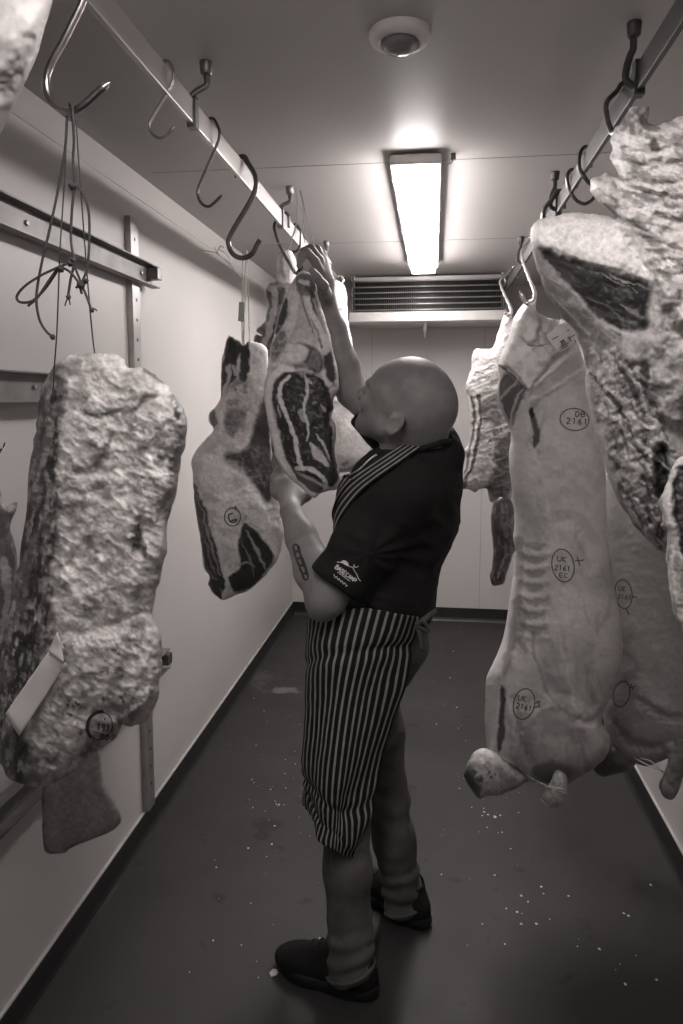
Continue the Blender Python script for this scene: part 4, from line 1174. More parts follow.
# --- printed label on the front lamb
root = empty('meat_label', 'white printed weight label stuck on the leg of the front lamb', 'label')
lab = lambda x, y, l: ML.at(np.array([x, x + 2, x - 2.]), np.array([y, y + 2, y - 2.]), .006 + l).mean(0)
sheet('paper', [(546, 336), (567, 317), (578.5, 343), (558, 353)], lab, M['paper'], root, .006, .002)
tx = lambda x, y, l: ML.at(x, y, .0165 + l)
mb = ribbon(tx, letters('35.3', 559.5, 341.8, 2.2, 3.6, -28, .35), .9, .0)
mb2 = ribbon(tx, [[(552, 339.5), (558, 336.5)], [(560.5, 347), (569, 342.5)], [(561.5, 348.8), (568, 345.4)], [(570.8, 341), (573.2, 344.8)], [(572, 340.4), (574.4, 344)], [(574, 339.4), (576, 342.8)], [(570, 337.6), (576.5, 334)], [(567, 331), (569, 330)]], .9, .0)
o1 = mb.build('print', M['ink'], root)
o2 = mb2.build('print', M['ink'], root)
settle(root, ML.place(np.array(562.), np.array(330.), np.array(.1)))
# ------------------------------------------------------------------ smooth solids (distance field + surface nets)
class Field:
    def __init__(s, lo, hi, h):
        s.lo, s.h = np.array(lo, float), h
        s.n = np.ceil((np.array(hi) - s.lo) / h).astype(int) + 1
        s.F = np.full(s.n, 0.5, np.float32)

    def _box(s, lo, hi, m):
        a = np.clip(np.floor((np.array(lo) - m - s.lo) / s.h).astype(int), 0, s.n)
        b = np.clip(np.ceil((np.array(hi) + m - s.lo) / s.h).astype(int) + 1, 0, s.n)
        sl = tuple(slice(i, j) for i, j in zip(a, b))
        g = [s.lo[k] + s.h * np.arange(a[k], b[k]) for k in range(3)]
        return sl, g[0][:, None, None], g[1][None, :, None], g[2][None, None, :]

    def _mix(s, sl, d, k, mode):
        A = s.F[sl]
        d = d.astype(np.float32)
        if mode == 'sub':
            d = -d
            h = np.maximum(k - np.abs(A - d), 0) / max(k, 1e-6)
            s.F[sl] = np.maximum(A, d) + h * h * k * .25
        else:
            h = np.maximum(k - np.abs(A - d), 0) / max(k, 1e-6)
            s.F[sl] = np.minimum(A, d) - h * h * k * .25

    def cap(s, a, b, ra, rb, k=.02, mode='add', flat=None):
        a, b = np.array(a, float), np.array(b, float)
        r = max(ra, rb)
        sl, X, Y, Z = s._box(np.minimum(a, b) - r, np.maximum(a, b) + r, .05 + k)
        e = b - a
        L = e @ e + 1e-12
        t = np.clip(((X - a[0]) * e[0] + (Y - a[1]) * e[1] + (Z - a[2]) * e[2]) / L, 0, 1)
        dx, dy, dz = X - a[0] - t * e[0], Y - a[1] - t * e[1], Z - a[2] - t * e[2]
        if flat is not None:      # (direction, squeeze): thinner along a direction
            n, q = np.array(flat[0], float), flat[1]
            n /= np.linalg.norm(n)
            p = dx * n[0] + dy * n[1] + dz * n[2]
            f = (1 / q - 1) * p
            dx, dy, dz = dx + f * n[0], dy + f * n[1], dz + f * n[2]
        s._mix(sl, np.sqrt(dx * dx + dy * dy + dz * dz) - (ra + (rb - ra) * t), k, mode)
        return s

    def chain(s, pts, rr, k=.02, **kw):
        for i in range(len(pts) - 1):
            s.cap(pts[i], pts[i + 1], rr[i], rr[i + 1], k, **kw)
        return s

    def ell(s, c, r, ax=None, k=.02, mode='add'):
        c, r = np.array(c, float), np.array(r, float)
        ax = np.eye(3) if ax is None else np.array(ax)
        R = r.max()
        sl, X, Y, Z = s._box(c - R, c + R, .05 + k)
        q = [(X - c[0]) * ax[i][0] + (Y - c[1]) * ax[i][1] + (Z - c[2]) * ax[i][2] for i in range(3)]
        k0 = np.sqrt((q[0] / r[0]) ** 2 + (q[1] / r[1]) ** 2 + (q[2] / r[2]) ** 2)
        k1 = np.sqrt((q[0] / r[0] ** 2) ** 2 + (q[1] / r[1] ** 2) ** 2 + (q[2] / r[2] ** 2) ** 2) + 1e-6
        s._mix(sl, k0 * (k0 - 1) / k1, k, mode)
        return s

    def cut(s, p, n, lo=None, hi=None, k=.004):
        """Remove everything on the side n points to, inside a box."""
        n = np.array(n, float) / np.linalg.norm(n)
        lo = s.lo if lo is None else lo
        hi = s.lo + s.h * s.n if hi is None else hi
        sl, X, Y, Z = s._box(lo, hi, 0)
        d = (X - p[0]) * n[0] + (Y - p[1]) * n[1] + (Z - p[2]) * n[2]
        s._mix(sl, -d + 0 * X + 0 * Y + 0 * Z, k, 'sub')
        return s

    def mesh(s):
        F = s.F.copy()
        for ax in range(3):
            for e in (0, -1):
                ix = [slice(None)] * 3
                ix[ax] = e
                F[tuple(ix)] = np.maximum(F[tuple(ix)], .01)
        S = F < 0
        nx, ny, nz = F.shape
        cs = np.zeros((nx - 1, ny - 1, nz - 1), np.int8)
        for a in (0, 1):
            for b in (0, 1):
                for c in (0, 1):
                    cs += S[a:nx - 1 + a, b:ny - 1 + b, c:nz - 1 + c]
        act = np.argwhere((cs > 0) & (cs < 8))
        I, J, K = act.T
        acc = np.zeros((len(act), 3))
        cnt = np.zeros(len(act))
        cor = [(a, b, c) for a in (0, 1) for b in (0, 1) for c in (0, 1)]
        for p in cor:
            for ax in range(3):
                if p[ax] == 0:
                    q = list(p)
                    q[ax] = 1
                    fa, fb = F[I + p[0], J + p[1], K + p[2]], F[I + q[0], J + q[1], K + q[2]]
                    m = (fa < 0) != (fb < 0)
                    t = np.where(m, fa / np.where(m, fa - fb, 1), 0)
                    for d in range(3):
                        acc[:, d] += np.where(m, p[d] + (t if d == ax else 0), 0)
                    cnt += m
        V = s.lo + s.h * (act + acc / cnt[:, None])
        idx = np.full(cs.shape, -1, np.int64)
        idx[I, J, K] = np.arange(len(act))
        Q = []
        for ax in range(3):
            o1, o2 = [(1, 2), (2, 0), (0, 1)][ax]
            sa = [slice(1, -1)] * 3
            sb = [slice(1, -1)] * 3
            sa[ax] = slice(0, -1)
            sb[ax] = slice(1, None)
            A, B = S[tuple(sa)], S[tuple(sb)]
            off = np.array([1, 1, 1])
            off[ax] = 0
            for sign, m in ((1, A & ~B), (-1, ~A & B)):
                e = np.argwhere(m) + off
                if len(e) == 0: continue
                def g(d1, d2):
                    x = e.copy()
                    x[:, o1] -= d1
                    x[:, o2] -= d2
                    return idx[x[:, 0], x[:, 1], x[:, 2]]
                q = np.stack([g(1, 1), g(0, 1), g(0, 0), g(1, 0)], 1)
                Q.append(q if sign > 0 else q[:, ::-1])
        Q = np.concatenate(Q)
        Q = Q[(Q >= 0).all(1)]
        return V, Q


def relax(V, Q, n=2, k=.5):
    for _ in range(n):
        A = np.zeros_like(V)
        c = np.zeros(len(V))
        for i in range(4):
            a, b = Q[:, i], Q[:, (i + 1) % 4]
            np.add.at(A, a, V[b]); np.add.at(A, b, V[a])
            np.add.at(c, a, 1); np.add.at(c, b, 1)
        V = V + k * (A / np.maximum(c, 1)[:, None] - V)
    return V


def vnormals(V, Q):
    n = np.cross(V[Q[:, 2]] - V[Q[:, 0]], V[Q[:, 3]] - V[Q[:, 1]])
    N = np.zeros_like(V)
    for i in range(4):
        np.add.at(N, Q[:, i], n)
    return N / (np.linalg.norm(N, axis=1)[:, None] + 1e-12)


def bvh_of(V, Q):
    return BVHTree.FromPolygons([Vector(v) for v in V], [tuple(int(i) for i in q) for q in Q])


EYE_ = Vector((0, 0, CH))


def caster(bvh):
    """surf(px, py, lift): where the line of sight of a photo position meets the solid."""
    def f(px, py, lift):
        px, py = np.atleast_1d(np.asarray(px, float)), np.atleast_1d(np.asarray(py, float))
        out = []
        for x, y in zip(px, py):
            d = Vector(ray(x, y)).normalized()
            h = bvh.ray_cast(EYE_, d)
            if h[0] is None:
                best = None
                for t in np.linspace(1.4, 2.6, 61):
                    q = bvh.find_nearest(EYE_ + d * float(t))
                    if q[0] is not None and (best is None or q[3] < best[3]):
                        best = q
                h = best
            nn = h[1] if h[1].dot(d) < 0 or True else -h[1]
            out.append(np.array(h[0] + nn * lift))
        return np.array(out)
    return f


# ------------------------------------------------------------------ the butcher
FA = np.array([-.86, .51, 0]); FA /= np.linalg.norm(FA)        # where the chest faces
LA = np.cross([0, 0, 1.0], FA)                                 # his left
ZA = np.array([0, 0, 1.0])
AX = [FA, LA, ZA]
shL, elL, wrL = P(402, 492, 1.80), P(326, 598, 1.745), P(291, 512, 1.97)
shR, elR, wrR = P(428, 462, 2.05), P(352, 392, 2.085), P(327, 302, 2.095)
hipL, knL, anL = P(352, 672, 1.88), P(345, 800, 1.83), P(351, 955, 1.765)
hipR, knR, anR = P(364, 668, 2.03), P(385, 795, 2.06), P(405, 893, 2.06)
neck0, pel = P(423, 452, 1.935), P(372, 655, 1.95)

# head frame
HF = np.array([-.82, .38, .47]); HF /= np.linalg.norm(HF)
HL = np.cross([0, 0, 1.0], HF); HL /= np.linalg.norm(HL)
HU = np.cross(HF, HL)
HC = P(412.5, 399, 1.88)
hp = lambda f, l, u: HC + HF * f + HL * l + HU * u
HX = [HF, HL, HU]

B = Field((-.56, 1.60, .03), (.26, 2.40, 2.16), .0045)
# trunk (under the clothes)
B.ell(P(398, 515, 1.93), (.115, .165, .19), AX, .04).ell(P(382, 590, 1.93), (.125, .155, .17), AX, .05).ell(pel, (.105, .145, .12), AX, .05)
B.cap(P(415, 480, 1.94), neck0, .10, .065, .05)
# neck and head
B.chain([P(416, 470, 1.93), neck0, P(411, 434, 1.90), hp(-.01, 0, -.05)], [.070, .063, .064, .07], .03).cap(P(398, 474, 1.91), P(398, 440, 1.89), .05, .042, .03)
B.cap(P(434, 454, 1.93), hp(-.070, 0, -.055), .045, .05, .03)
B.ell(hp(0, 0, .006), (.116, .094, .104), HX, .01)
B.ell(hp(-.045, 0, -.012), (.082, .090, .085), HX, .03)
B.ell(hp(.070, 0, .002), (.052, .070, .055), HX, .03)          # forehead
B.ell(hp(.056, 0, -.070), (.062, .066, .075), HX, .03)         # face
B.cap(hp(.02, .055, -.095), hp(.085, .022, -.128), .026, .022, .03).cap(hp(.02, -.055, -.095), hp(.085, -.022, -.128), .026, .022, .03)   # jaw
B.ell(hp(.100, 0, -.128), (.022, .028, .02), HX, .02)          # chin
B.cap(hp(.112, .045, -.012), hp(.122, .01, -.010), .013, .012, .012).cap(hp(.112, -.045, -.012), hp(.122, -.01, -.010), .013, .012, .012)  # brows
for sg in (1, -1):
    B.ell(hp(.112, .036 * sg, -.034), (.016, .022, .014), HX, .010, 'sub')     # eye hollow
    B.ell(hp(.100, .036 * sg, -.034), (.0155, .0165, .0145), HX, .004)         # eyeball
    B.ell(hp(.092, .046 * sg, -.062), (.022, .022, .018), HX, .02)             # cheekbone
    B.cap(hp(.108, .040 * sg, -.024), hp(.110, .028 * sg, -.024), .005, .005, .006)
B.chain([hp(.114, 0, -.014), hp(.131, 0, -.036), hp(.147, 0, -.056)], [.010, .012, .0145], .012)    # nose
for sg in (1, -1):
    B.ell(hp(.136, .014 * sg, -.066), (.012, .009, .009), HX, .008)
B.cap(hp(.118, .020, -.096), hp(.124, -.0, -.094), .007, .008, .008).cap(hp(.118, -.020, -.096), hp(.124, 0, -.094), .007, .008, .008)   # lips
B.cap(hp(.115, .017, -.107), hp(.120, 0, -.108), .007, .009, .008).cap(hp(.115, -.017, -.107), hp(.120, 0, -.108), .007, .009, .008)
B.cap(hp(.128, .024, -.1015), hp(.128, -.024, -.1015), .0025, .0025, .003, 'sub')
# ears
for sg in (1, -1):
    e0 = hp(-.030, .090 * sg, -.052)
    eu, ef = HU * .95 - HF * .25, HF * .9 + HU * .3
    el_ = HL * sg
    ring = [e0 + eu * .034 * math.cos(t) + ef * .021 * math.sin(t) + el_ * (.010 + .006 * math.cos(t) - .006 * math.sin(t)) for t in np.linspace(-.5, -4.9, 12)]
    B.chain(ring, [.0055] * 10 + [.0065, .007], .004)
    B.ell(e0 + el_ * .004, (.018, .008, .029), [ef / np.linalg.norm(ef), el_, eu / np.linalg.norm(eu)], .006)
    B.ell(e0 - ef * .001 + el_ * .014, (.011, .007, .018), [ef / np.linalg.norm(ef), el_, eu / np.linalg.norm(eu)], .005, 'sub')
    B.ell(e0 + ef * .015 + el_ * .008, (.006, .006, .009), [ef / np.linalg.norm(ef), el_, eu / np.linalg.norm(eu)], .005)
    B.ell(e0 - eu * .031 + ef * .008 + el_ * .008, (.009, .006, .010), [ef / np.linalg.norm(ef), el_, eu / np.linalg.norm(eu)], .005)

# arms: taper, elbow, muscles
def lerp(a, b, t): return a * (1 - t) + b * t
B.chain([shL, lerp(shL, elL, .5), elL], [.068, .058, .050], .03)
B.cap(elL, P(322, 606, 1.75), .048, .040, .02)
B.chain([elL, lerp(elL, wrL, .3), lerp(elL, wrL, .68), wrL], [.047, .054, .043, .031], .02)
B.chain([shR, lerp(shR, elR, .5), elR], [.064, .054, .044], .03)
B.chain([elR, lerp(elR, wrR, .3), lerp(elR, wrR, .7), wrR], [.044, .042, .033, .0265], .02)
B.cap(P(415, 478, 1.96), shR, .09, .065, .05).cap(P(412, 485, 1.90), shL, .09, .07, .05)
# left hand, under and behind the cut
pl = P(286, 489, 2.045)
B.chain([wrL, pl, P(284, 475, 2.095)], [.029, .036, .032], .02, flat=((.3, 1, .2), .68))
B.cap(P(277, 492, 2.04), P(275, 478, 2.09), .020, .017, .02).cap(P(297, 495, 2.03), P(300, 484, 2.075), .022, .018, .02)
for (a, b, c) in (((278, 474, 2.10), (275, 462, 2.125), (275, 452, 2.125)), ((283, 470, 2.11), (281, 455, 2.14), (281, 443, 2.135)), ((289, 468, 2.11), (289, 452, 2.145), (289, 438, 2.145)), ((296, 470, 2.11), (297, 456, 2.145), (298, 444, 2.15))):
    B.chain([pl, P(*a), P(*b), P(*c)], [.018, .0115, .0105, .0085], .006)
B.chain([P(296, 502, 2.01), P(306, 496, 2.04), P(315, 490, 2.075), P(320, 480, 2.10)], [.020, .015, .012, .0095], .012)
# right hand, closed over the top of the cut
pr = P(323, 281, 2.09)
B.chain([wrR, pr, P(321, 267, 2.095)], [.0265, .033, .029], .018, flat=((.6, -.7, .2), .70))
for (a, b, c, d) in (((315, 261, 2.05), (307, 252, 2.035), (301, 256, 2.02), (299, 266, 2.005)), ((319, 259, 2.075), (311, 248, 2.07), (304, 251, 2.06), (302, 260, 2.05)), ((323, 260, 2.10), (317, 249, 2.10), (310, 249, 2.095), (306, 256, 2.085)), ((327, 264, 2.12), (323, 254, 2.125), (316, 252, 2.12), (311, 258, 2.11))):
    B.chain([pr, P(*a), P(*b), P(*c), P(*d)], [.017, .0130, .0118, .0105, .0088], .006)
B.chain([P(326, 294, 2.05), P(323, 286, 1.972), P(317, 278, 1.946), P(312, 270, 1.946)], [.019, .0145, .012, .0095], .012)
# legs
for hip, kn, an in ((hipL, knL, anL), (hipR, knR, anR)):
    B.chain([hip, lerp(hip, kn, .5), kn, lerp(kn, an, .35), an], [.075, .068, .050, .048, .034], .03)
    B.cap(an, an - np.array([0, 0, .06]) + FA * .02, .034, .03, .02)
V, Q = B.mesh()
V = relax(V, Q, 1, .4)
BV = bvh_of(V, Q)

m_, nt_, b_ = base_mat('skin', .2, .56, 0, .35)
L_ = nt_.links.new
at_ = node(nt_, 'ShaderNodeAttribute', attribute_name='tone')
cc_ = node(nt_, 'ShaderNodeCombineColor')
for i_, k_ in enumerate(('Red', 'Green', 'Blue')):
    q_ = node(nt_, 'ShaderNodeMath', operation='MULTIPLY')
    q_.inputs[1].default_value = TINT[i_]
    L_(at_.outputs['Fac'], q_.inputs[0]); L_(q_.outputs[0], cc_.inputs[k_])
L_(cc_.outputs['Color'], b_.inputs['Base Color'])
tc_ = node(nt_, 'ShaderNodeTexCoord')
nz_ = node(nt_, 'ShaderNodeTexNoise', Scale=260.0, Detail=4)
L_(tc_.outputs['Object'], nz_.inputs['Vector'])
bp_ = node(nt_, 'ShaderNodeBump', Strength=.22, Distance=.002)
L_(nz_.outputs['Fac'], bp_.inputs['Height']); L_(bp_.outputs['Normal'], b_.inputs['Normal'])
M['skin'] = m_

tone = .20 * (1 + .30 * fbm(V * 14, 4) + .16 * fbm(V * 55, 3))
rel = V - HC
hu, hf, hl = rel @ HU, rel @ HF, rel @ HL
near_head = np.linalg.norm(rel, axis=1) < .2
hair = near_head * sstep(hu + .25 * (-hf) * .6 + .012, -.0, .05) * (1 - sstep(hf, .07, .10))      # shaved scalp
stub = near_head * sstep(-hu, .065, .10) * sstep(hf, .0, .04)
tone = tone * (1 - .22 * hair * (1 + .35 * fbm(V * 40, 3)) - .22 * stub)
lips = near_head * (np.abs(hu + .101) < .010) * (hf > .108) * (np.abs(hl) < .024)
tone = tone * (1 - .25 * lips)
for sg in (1, -1):      # eyes
    ec = hp(.1155, .036 * sg, -.034)
    de = np.linalg.norm(V - ec, axis=1)
    tone = np.where(de < .011, .45, tone)
    tone = np.where(np.linalg.norm(V - hp(.1175, .036 * sg, -.032), axis=1) < .0055, .02, tone)
    tone = np.where((np.abs(hu + .006 + .15 * (np.abs(hl) - .03)) < .005) & (np.abs(hl - .034 * sg) < .022) & (hf > .10) & near_head, tone * .5, tone)
person = mesh_obj('person', V, Q, M['skin'], None, True, {'tone': tone})
tag(person, 'person in black T-shirt and striped apron reaching up to hold a hanging cut', 'person')

# ------------------------------------------------------------------ clothes
def fabric(name, v, rough=.85, amp=.2, scale=12, bump=.3, bscale=400):
    return mottled(name, v, amp, scale, rough, 0, bump, bscale, .25)


M['tee'] = fabric('black_cotton', .0125, .9)
M['jeans'] = fabric('denim', .095, .85, .45, 9)
M['shoe'] = fabric('shoe_mesh', .008, .75, .3, 30)
M['sole'] = fabric('rubber_sole', .012, .6, .2, 20)

def torso(T, g):
    T.ell(P(398, 515, 1.93), (.145 + g, .190 + g, .20), AX, .04)
    T.ell(P(409, 505, 1.93), (.115 + g, .170 + g, .15), AX, .05)
    T.ell(P(380, 592, 1.93), (.150 + g, .178 + g, .19), AX, .06)
    T.cap(P(420, 480, 1.94), P(428, 458, 1.95), .098, .072, .05).cap(P(432, 474, 1.95), P(434, 446, 1.95), .070, .066, .04).cap(P(440, 452, 1.925), P(428, 462, 1.90), .058, .07, .03)
    return T


T = torso(Field((-.50, 1.55, .85), (.26, 2.42, 1.72), .0055), 0)
hemL = lerp(shL, elL, .86)
T.cap(P(414, 486, 1.90), shL, .09, .083, .05).chain([shL, lerp(shL, elL, .5), hemL, lerp(shL, elL, 1.15)], [.083, .073, .067, .064], .04)
hemR = lerp(shR, elR, .80)
T.cap(P(418, 476, 1.97), shR, .10, .080, .05).chain([shR, lerp(shR, elR, .5), lerp(shR, elR, 1.1)], [.080, .070, .066], .04)
dL, dR = (elL - shL) / np.linalg.norm(elL - shL), (elR - shR) / np.linalg.norm(elR - shR)
T.cut(hemL, dL + np.array([0, 0, -.0]) + LA * .0, np.minimum(hemL, elL) - .16, np.maximum(hemL, elL) + .13)
T.cut(hemR, dR, elR - .12, elR + .085)
T.cap(hemL - dL * .05, hemL + dL * .1, .056, .058, .004, 'sub').cap(hemR - dR * .05, hemR + dR * .1, .053, .058, .004, 'sub')
T.cut((0, 0, 1.005), (0, 0, -1))
TV, TQ = T.mesh()
TV = relax(TV, TQ, 2, .4)
N = vnormals(TV, TQ)
fold = .0045 * fbm(TV * 11, 3) + .0035 * (1 - 2 * np.abs(fbm((TV @ np.array([[1, .4, .2], [-.3, 1, .5], [.4, -.3, 1]])) * np.array([7, 7, 16]), 2)))
# pull folds fanning from the near armpit
ap = P(392, 545, 1.80)
r_ = TV - ap
fan = np.arctan2(r_[:, 2], r_ @ np.array([.9, -.4, 0])) * 9
fold += .004 * np.sin(fan) * np.exp(-(np.linalg.norm(r_, axis=1) / .16) ** 2)
TV = TV + N * fold[:, None]
TB = bvh_of(TV, TQ)
tee = mesh_obj('t_shirt', TV, TQ, M['tee'], person)
tee['label'] = 'plain black short-sleeved T-shirt'

# sleeve hems and collar
def ring_around(bvh, c, d, r0, rad, n=40, lift=.0):
    d = d / np.linalg.norm(d)
    a = np.cross(d, [0, 0, 1.0]); a /= np.linalg.norm(a)
    b = np.cross(d, a)
    out = []
    for t in np.linspace(0, 2 * PI, n, endpoint=False):
        u = a * math.cos(t) + b * math.sin(t)
        h = bvh.ray_cast(Vector(c + u * r0), Vector(-u))
        out.append((np.array(h[0]) if h[0] is not None else c + u * rad) + u * lift)
    return np.array(out)


def loop_tube(mb, pts, r, n=8, flat=1.0):
    pts = np.concatenate([pts, pts[:1]])
    V, Fc = tube(pts, r, n, 3, True, flat)
    mb.add(V, Fc)


def along(bvh, c, d, r0, n, lift, tilt):
    pts = ring_around(bvh, c, d, r0, .07, n, lift)
    return pts


mb = MB()
nd = np.array([.12, -.05, -1.0]) + FA * -.30
loop_tube(mb, ring_around(BV, P(416, 456, 1.925), nd, .15, .075, 36, .004), .0085, 8)
mb.build('collar', M['tee'], person, True)
mb = MB()
q_ = caster(TB)(np.array([346, 351, 357, 362, 367, 372, 377]), np.array([477, 475.5, 472, 468, 463, 458.5, 455]), .002)
mb.tube(q_, .0032, 6, 4)
mb.build('necklace', mottled('silver_chain', .6, .4, 400, .3, 1, .5, 500), person, True)

# jeans
J = Field((-.42, 1.58, .02), (.22, 2.36, 1.06), .0055)
J.ell(pel, (.128, .168, .13), AX, .05).ell(P(378, 615, 1.93), (.138, .168, .12), AX, .05).ell(P(392, 645, 1.96), (.098, .125, .07), AX, .04)
for hip, kn, an, hr in ((hipL, knL, anL, .060), (hipR, knR, anR, .060)):
    J.chain([hip, lerp(hip, kn, .5), kn, lerp(kn, an, .45), an - np.array([0, 0, .05])], [.096, .086, .068, .062, .064], .035)
J.cut((0, 0, .985), (0, 0, 1))
for an in (anL, anR):
    J.cut(an - np.array([0, 0, .060]), FA * -.15 + np.array([.2, -.1, -1.0]), an - .16, an + .09)
JV, JQ = J.mesh()
JV = relax(JV, JQ, 2, .4)
N = vnormals(JV, JQ)
fold = .004 * fbm(JV * np.array([9, 9, 16]), 3)
for an in (anL, anR):
    q = JV - an
    fold += .0028 * np.sin((q[:, 2] + .30 * (q @ FA) + .018 * fbm(JV * 9, 2)) * 125) * np.exp(-((q[:, 2] - .03) / .075) ** 2)
for kn in (knL, knR):
    q = JV - kn
    fold += .004 * np.sin((q[:, 2] - .5 * (q @ FA)) * 80) * np.exp(-(np.linalg.norm(q, axis=1) / .12) ** 2)
JV = JV + N * fold[:, None]
jeans = mesh_obj('jeans', JV, JQ, M['jeans'], person)
jeans['label'] = 'faded dark jeans bunched at the ankles'
JB = bvh_of(JV, JQ)
cj = caster(JB)
M['thread'] = mottled('seam_thread', .075, .2, 60, .8)
ribbon(cj, [[(331, 850), (334, 880), (339, 910), (342, 935), (348, 955)]], 1.3, .0015).build('side_seam', M['thread'], jeans)
M['hem'] = mottled('faded_denim_hem', .065, .3, 60, .85)
hemo = MB()
for an in (anL, anR):
    loop_tube(hemo, ring_around(JB, an - np.array([0, 0, .040]), FA * -.15 + np.array([.2, -.1, -1.0]), .14, .06, 36, .0), .0055)
    hemo.build('cuff', M['jeans'], jeans, True)
    hemo = MB()

# shoes
def shoe(heel, toe, label):
    heel, toe = np.array(heel), np.array(toe)
    d = toe - heel
    Ls = np.linalg.norm(d)
    d /= Ls
    w = np.cross([0, 0, 1.0], d)
    pt = lambda a, b, c: heel + d * a * Ls + w * b + ZA * c
    ax = [d, w, ZA]
    lo, hi = np.minimum(heel, toe) - .09, np.maximum(heel, toe) + .09
    lo[2], hi[2] = -.01, .2
    U = Field(lo, hi, .0045)
    U.ell(pt(.80, .004, .030), (.066, .050, .038), ax, .03).ell(pt(.60, 0, .040), (.085, .047, .045), ax, .03).ell(pt(.36, 0, .050), (.085, .041, .058), ax, .03).ell(pt(.16, 0, .048), (.052, .038, .055), ax, .03)
    U.cap(pt(.20, 0, .06), pt(.22, 0, .115), .042, .043, .02).cap(pt(.62, 0, .068), pt(.36, 0, .105), .026, .030, .02)
    U.cap(pt(.21, 0, .100), pt(.22, 0, .15), .036, .037, .006, 'sub')
    U.cut((0, 0, .020), (0, 0, -1))
    uv, uq = U.mesh()
    uv = relax(uv, uq, 2, .4)
    root = mesh_obj('shoe', uv, uq, M['shoe'], person)
    root['label'] = label
    bs = bvh_of(uv, uq)
    # rubber sole
    out = []
    for t in np.linspace(0, 2 * PI, 44, endpoint=False):
        c, s_ = math.cos(t), math.sin(t)
        a = .5 + .515 * c
        hw = .049 + .010 * (a > .55) * math.sin(min(1, (a - .55) / .4) * PI) - .006 * (1 - abs(a - .5)) * .0
        b = hw * (abs(s_) ** .7) * (1 if s_ > 0 else -1) + .004 * (a > .5)
        out.append((a, b))
    mbs = MB()
    V_, F_ = [], []
    prof = [(.95, 0), (1.0, .006), (1.03, .016), (1.0, .028), (.93, .034)]
    for (k, z) in prof:
        for (a, b) in out:
            aa = .5 + (a - .5) * (1 + (k - 1) * .4)
            lift = .014 * max(0, (a - .82) / .2) ** 2 + .004 * max(0, (.12 - a) / .12)
            V_.append(pt(aa, b * k, z + lift))
    n = len(out)
    for r in range(len(prof) - 1):
        for i in range(n):
            F_.append((r * n + i, r * n + (i + 1) % n, (r + 1) * n + (i + 1) % n, (r + 1) * n + i))
    F_ += [tuple(range(n))[::-1], tuple(range((len(prof) - 1) * n, len(prof) * n))]
    mbs.add(V_, F_).build('sole', M['sole'], root, True)
    # laces
    lc = MB()
    for i in range(4):
        a = .42 + .075 * i
        q = []
        for b in np.linspace(-.026, .026, 7):
            hh = bs.ray_cast(Vector(pt(a + .01 * (i % 2), b, .3)), Vector((0, 0, -1)))
            if hh[0] is not None:
                q.append(np.array(hh[0]) + ZA * .001)
        if len(q) > 3:
            lc.tube(q, .0026, 6, 3)
    lc.build('lace', M['sole'], root, True)
    return root


shoe(G(377, 997) * [1, 1, 0], G(279, 961) * [1, 1, 0], 'near black trainer with thick sole')
hR = G(428, 929) * [1, 1, 0]
shoe(hR, hR + np.array([-.245, .185, 0]), 'far black trainer seen from the heel')

# ------------------------------------------------------------------ striped apron
def stripe_material():
    m, nt, b = base_mat('striped_drill', .05, .85, 0, .2)
    L = nt.links.new
    at = node(nt, 'ShaderNodeAttribute', attribute_name='stripe')
    fr = node(nt, 'ShaderNodeMath', operation='FRACT')
    L(at.outputs['Fac'], fr.inputs[0])
    rp = node(nt, 'ShaderNodeValToRGB')
    e = rp.color_ramp.elements
    e[0].position, e[0].color = 0, gcol(.012)
    e[1].position, e[1].color = .60, gcol(.013)
    for p_, v in ((.66, .27), (.93, .29), (.98, .012)):
        q = e.new(p_)
        q.color = gcol(v)
    L(fr.outputs[0], rp.inputs['Fac'])
    tc = node(nt, 'ShaderNodeTexCoord')
    nz = node(nt, 'ShaderNodeTexNoise', Scale=40.0, Detail=4)
    L(tc.outputs['Object'], nz.inputs['Vector'])
    mr = node(nt, 'ShaderNodeMapRange')
    mr.inputs['To Min'].default_value = .6
    mr.inputs['To Max'].default_value = 1.35
    L(nz.outputs['Fac'], mr.inputs['Value'])
    mx = node(nt, 'ShaderNodeMix', data_type='RGBA', blend_type='MULTIPLY')
    mx.inputs['Factor'].default_value = 1
    L(rp.outputs['Color'], mx.inputs['A'])
    L(mr.outputs['Result'], mx.inputs['B'])
    L(mx.outputs['Result'], b.inputs['Base Color'])
    return m


M['apron'] = stripe_material()


def cloth(name, G_, S_, parent, th=.0022):
    """A cloth from a grid of points (rows x columns) with thickness and stripe coordinate."""
    r, c = G_.shape[:2]
    V = G_.reshape(-1, 3)
    idx = np.arange(r * c).reshape(r, c)
    q = np.stack([idx[:-1, :-1], idx[:-1, 1:], idx[1:, 1:], idx[1:, :-1]], -1).reshape(-1, 4)
    N = vnormals(V, q)
    V2 = np.concatenate([V + N * th, V])
    q2 = q[:, ::-1] + r * c
    ring = np.concatenate([idx[0, :], idx[1:, -1], idx[-1, -2::-1], idx[-2:0:-1, 0]])
    rn = np.roll(ring, -1)
    q3 = np.stack([ring, ring + r * c, rn + r * c, rn], 1)
    return mesh_obj(name, V2, np.concatenate([q, q2, q3]), M['apron'], parent, True, {'stripe': np.concatenate([S_.ravel(), S_.ravel()])})


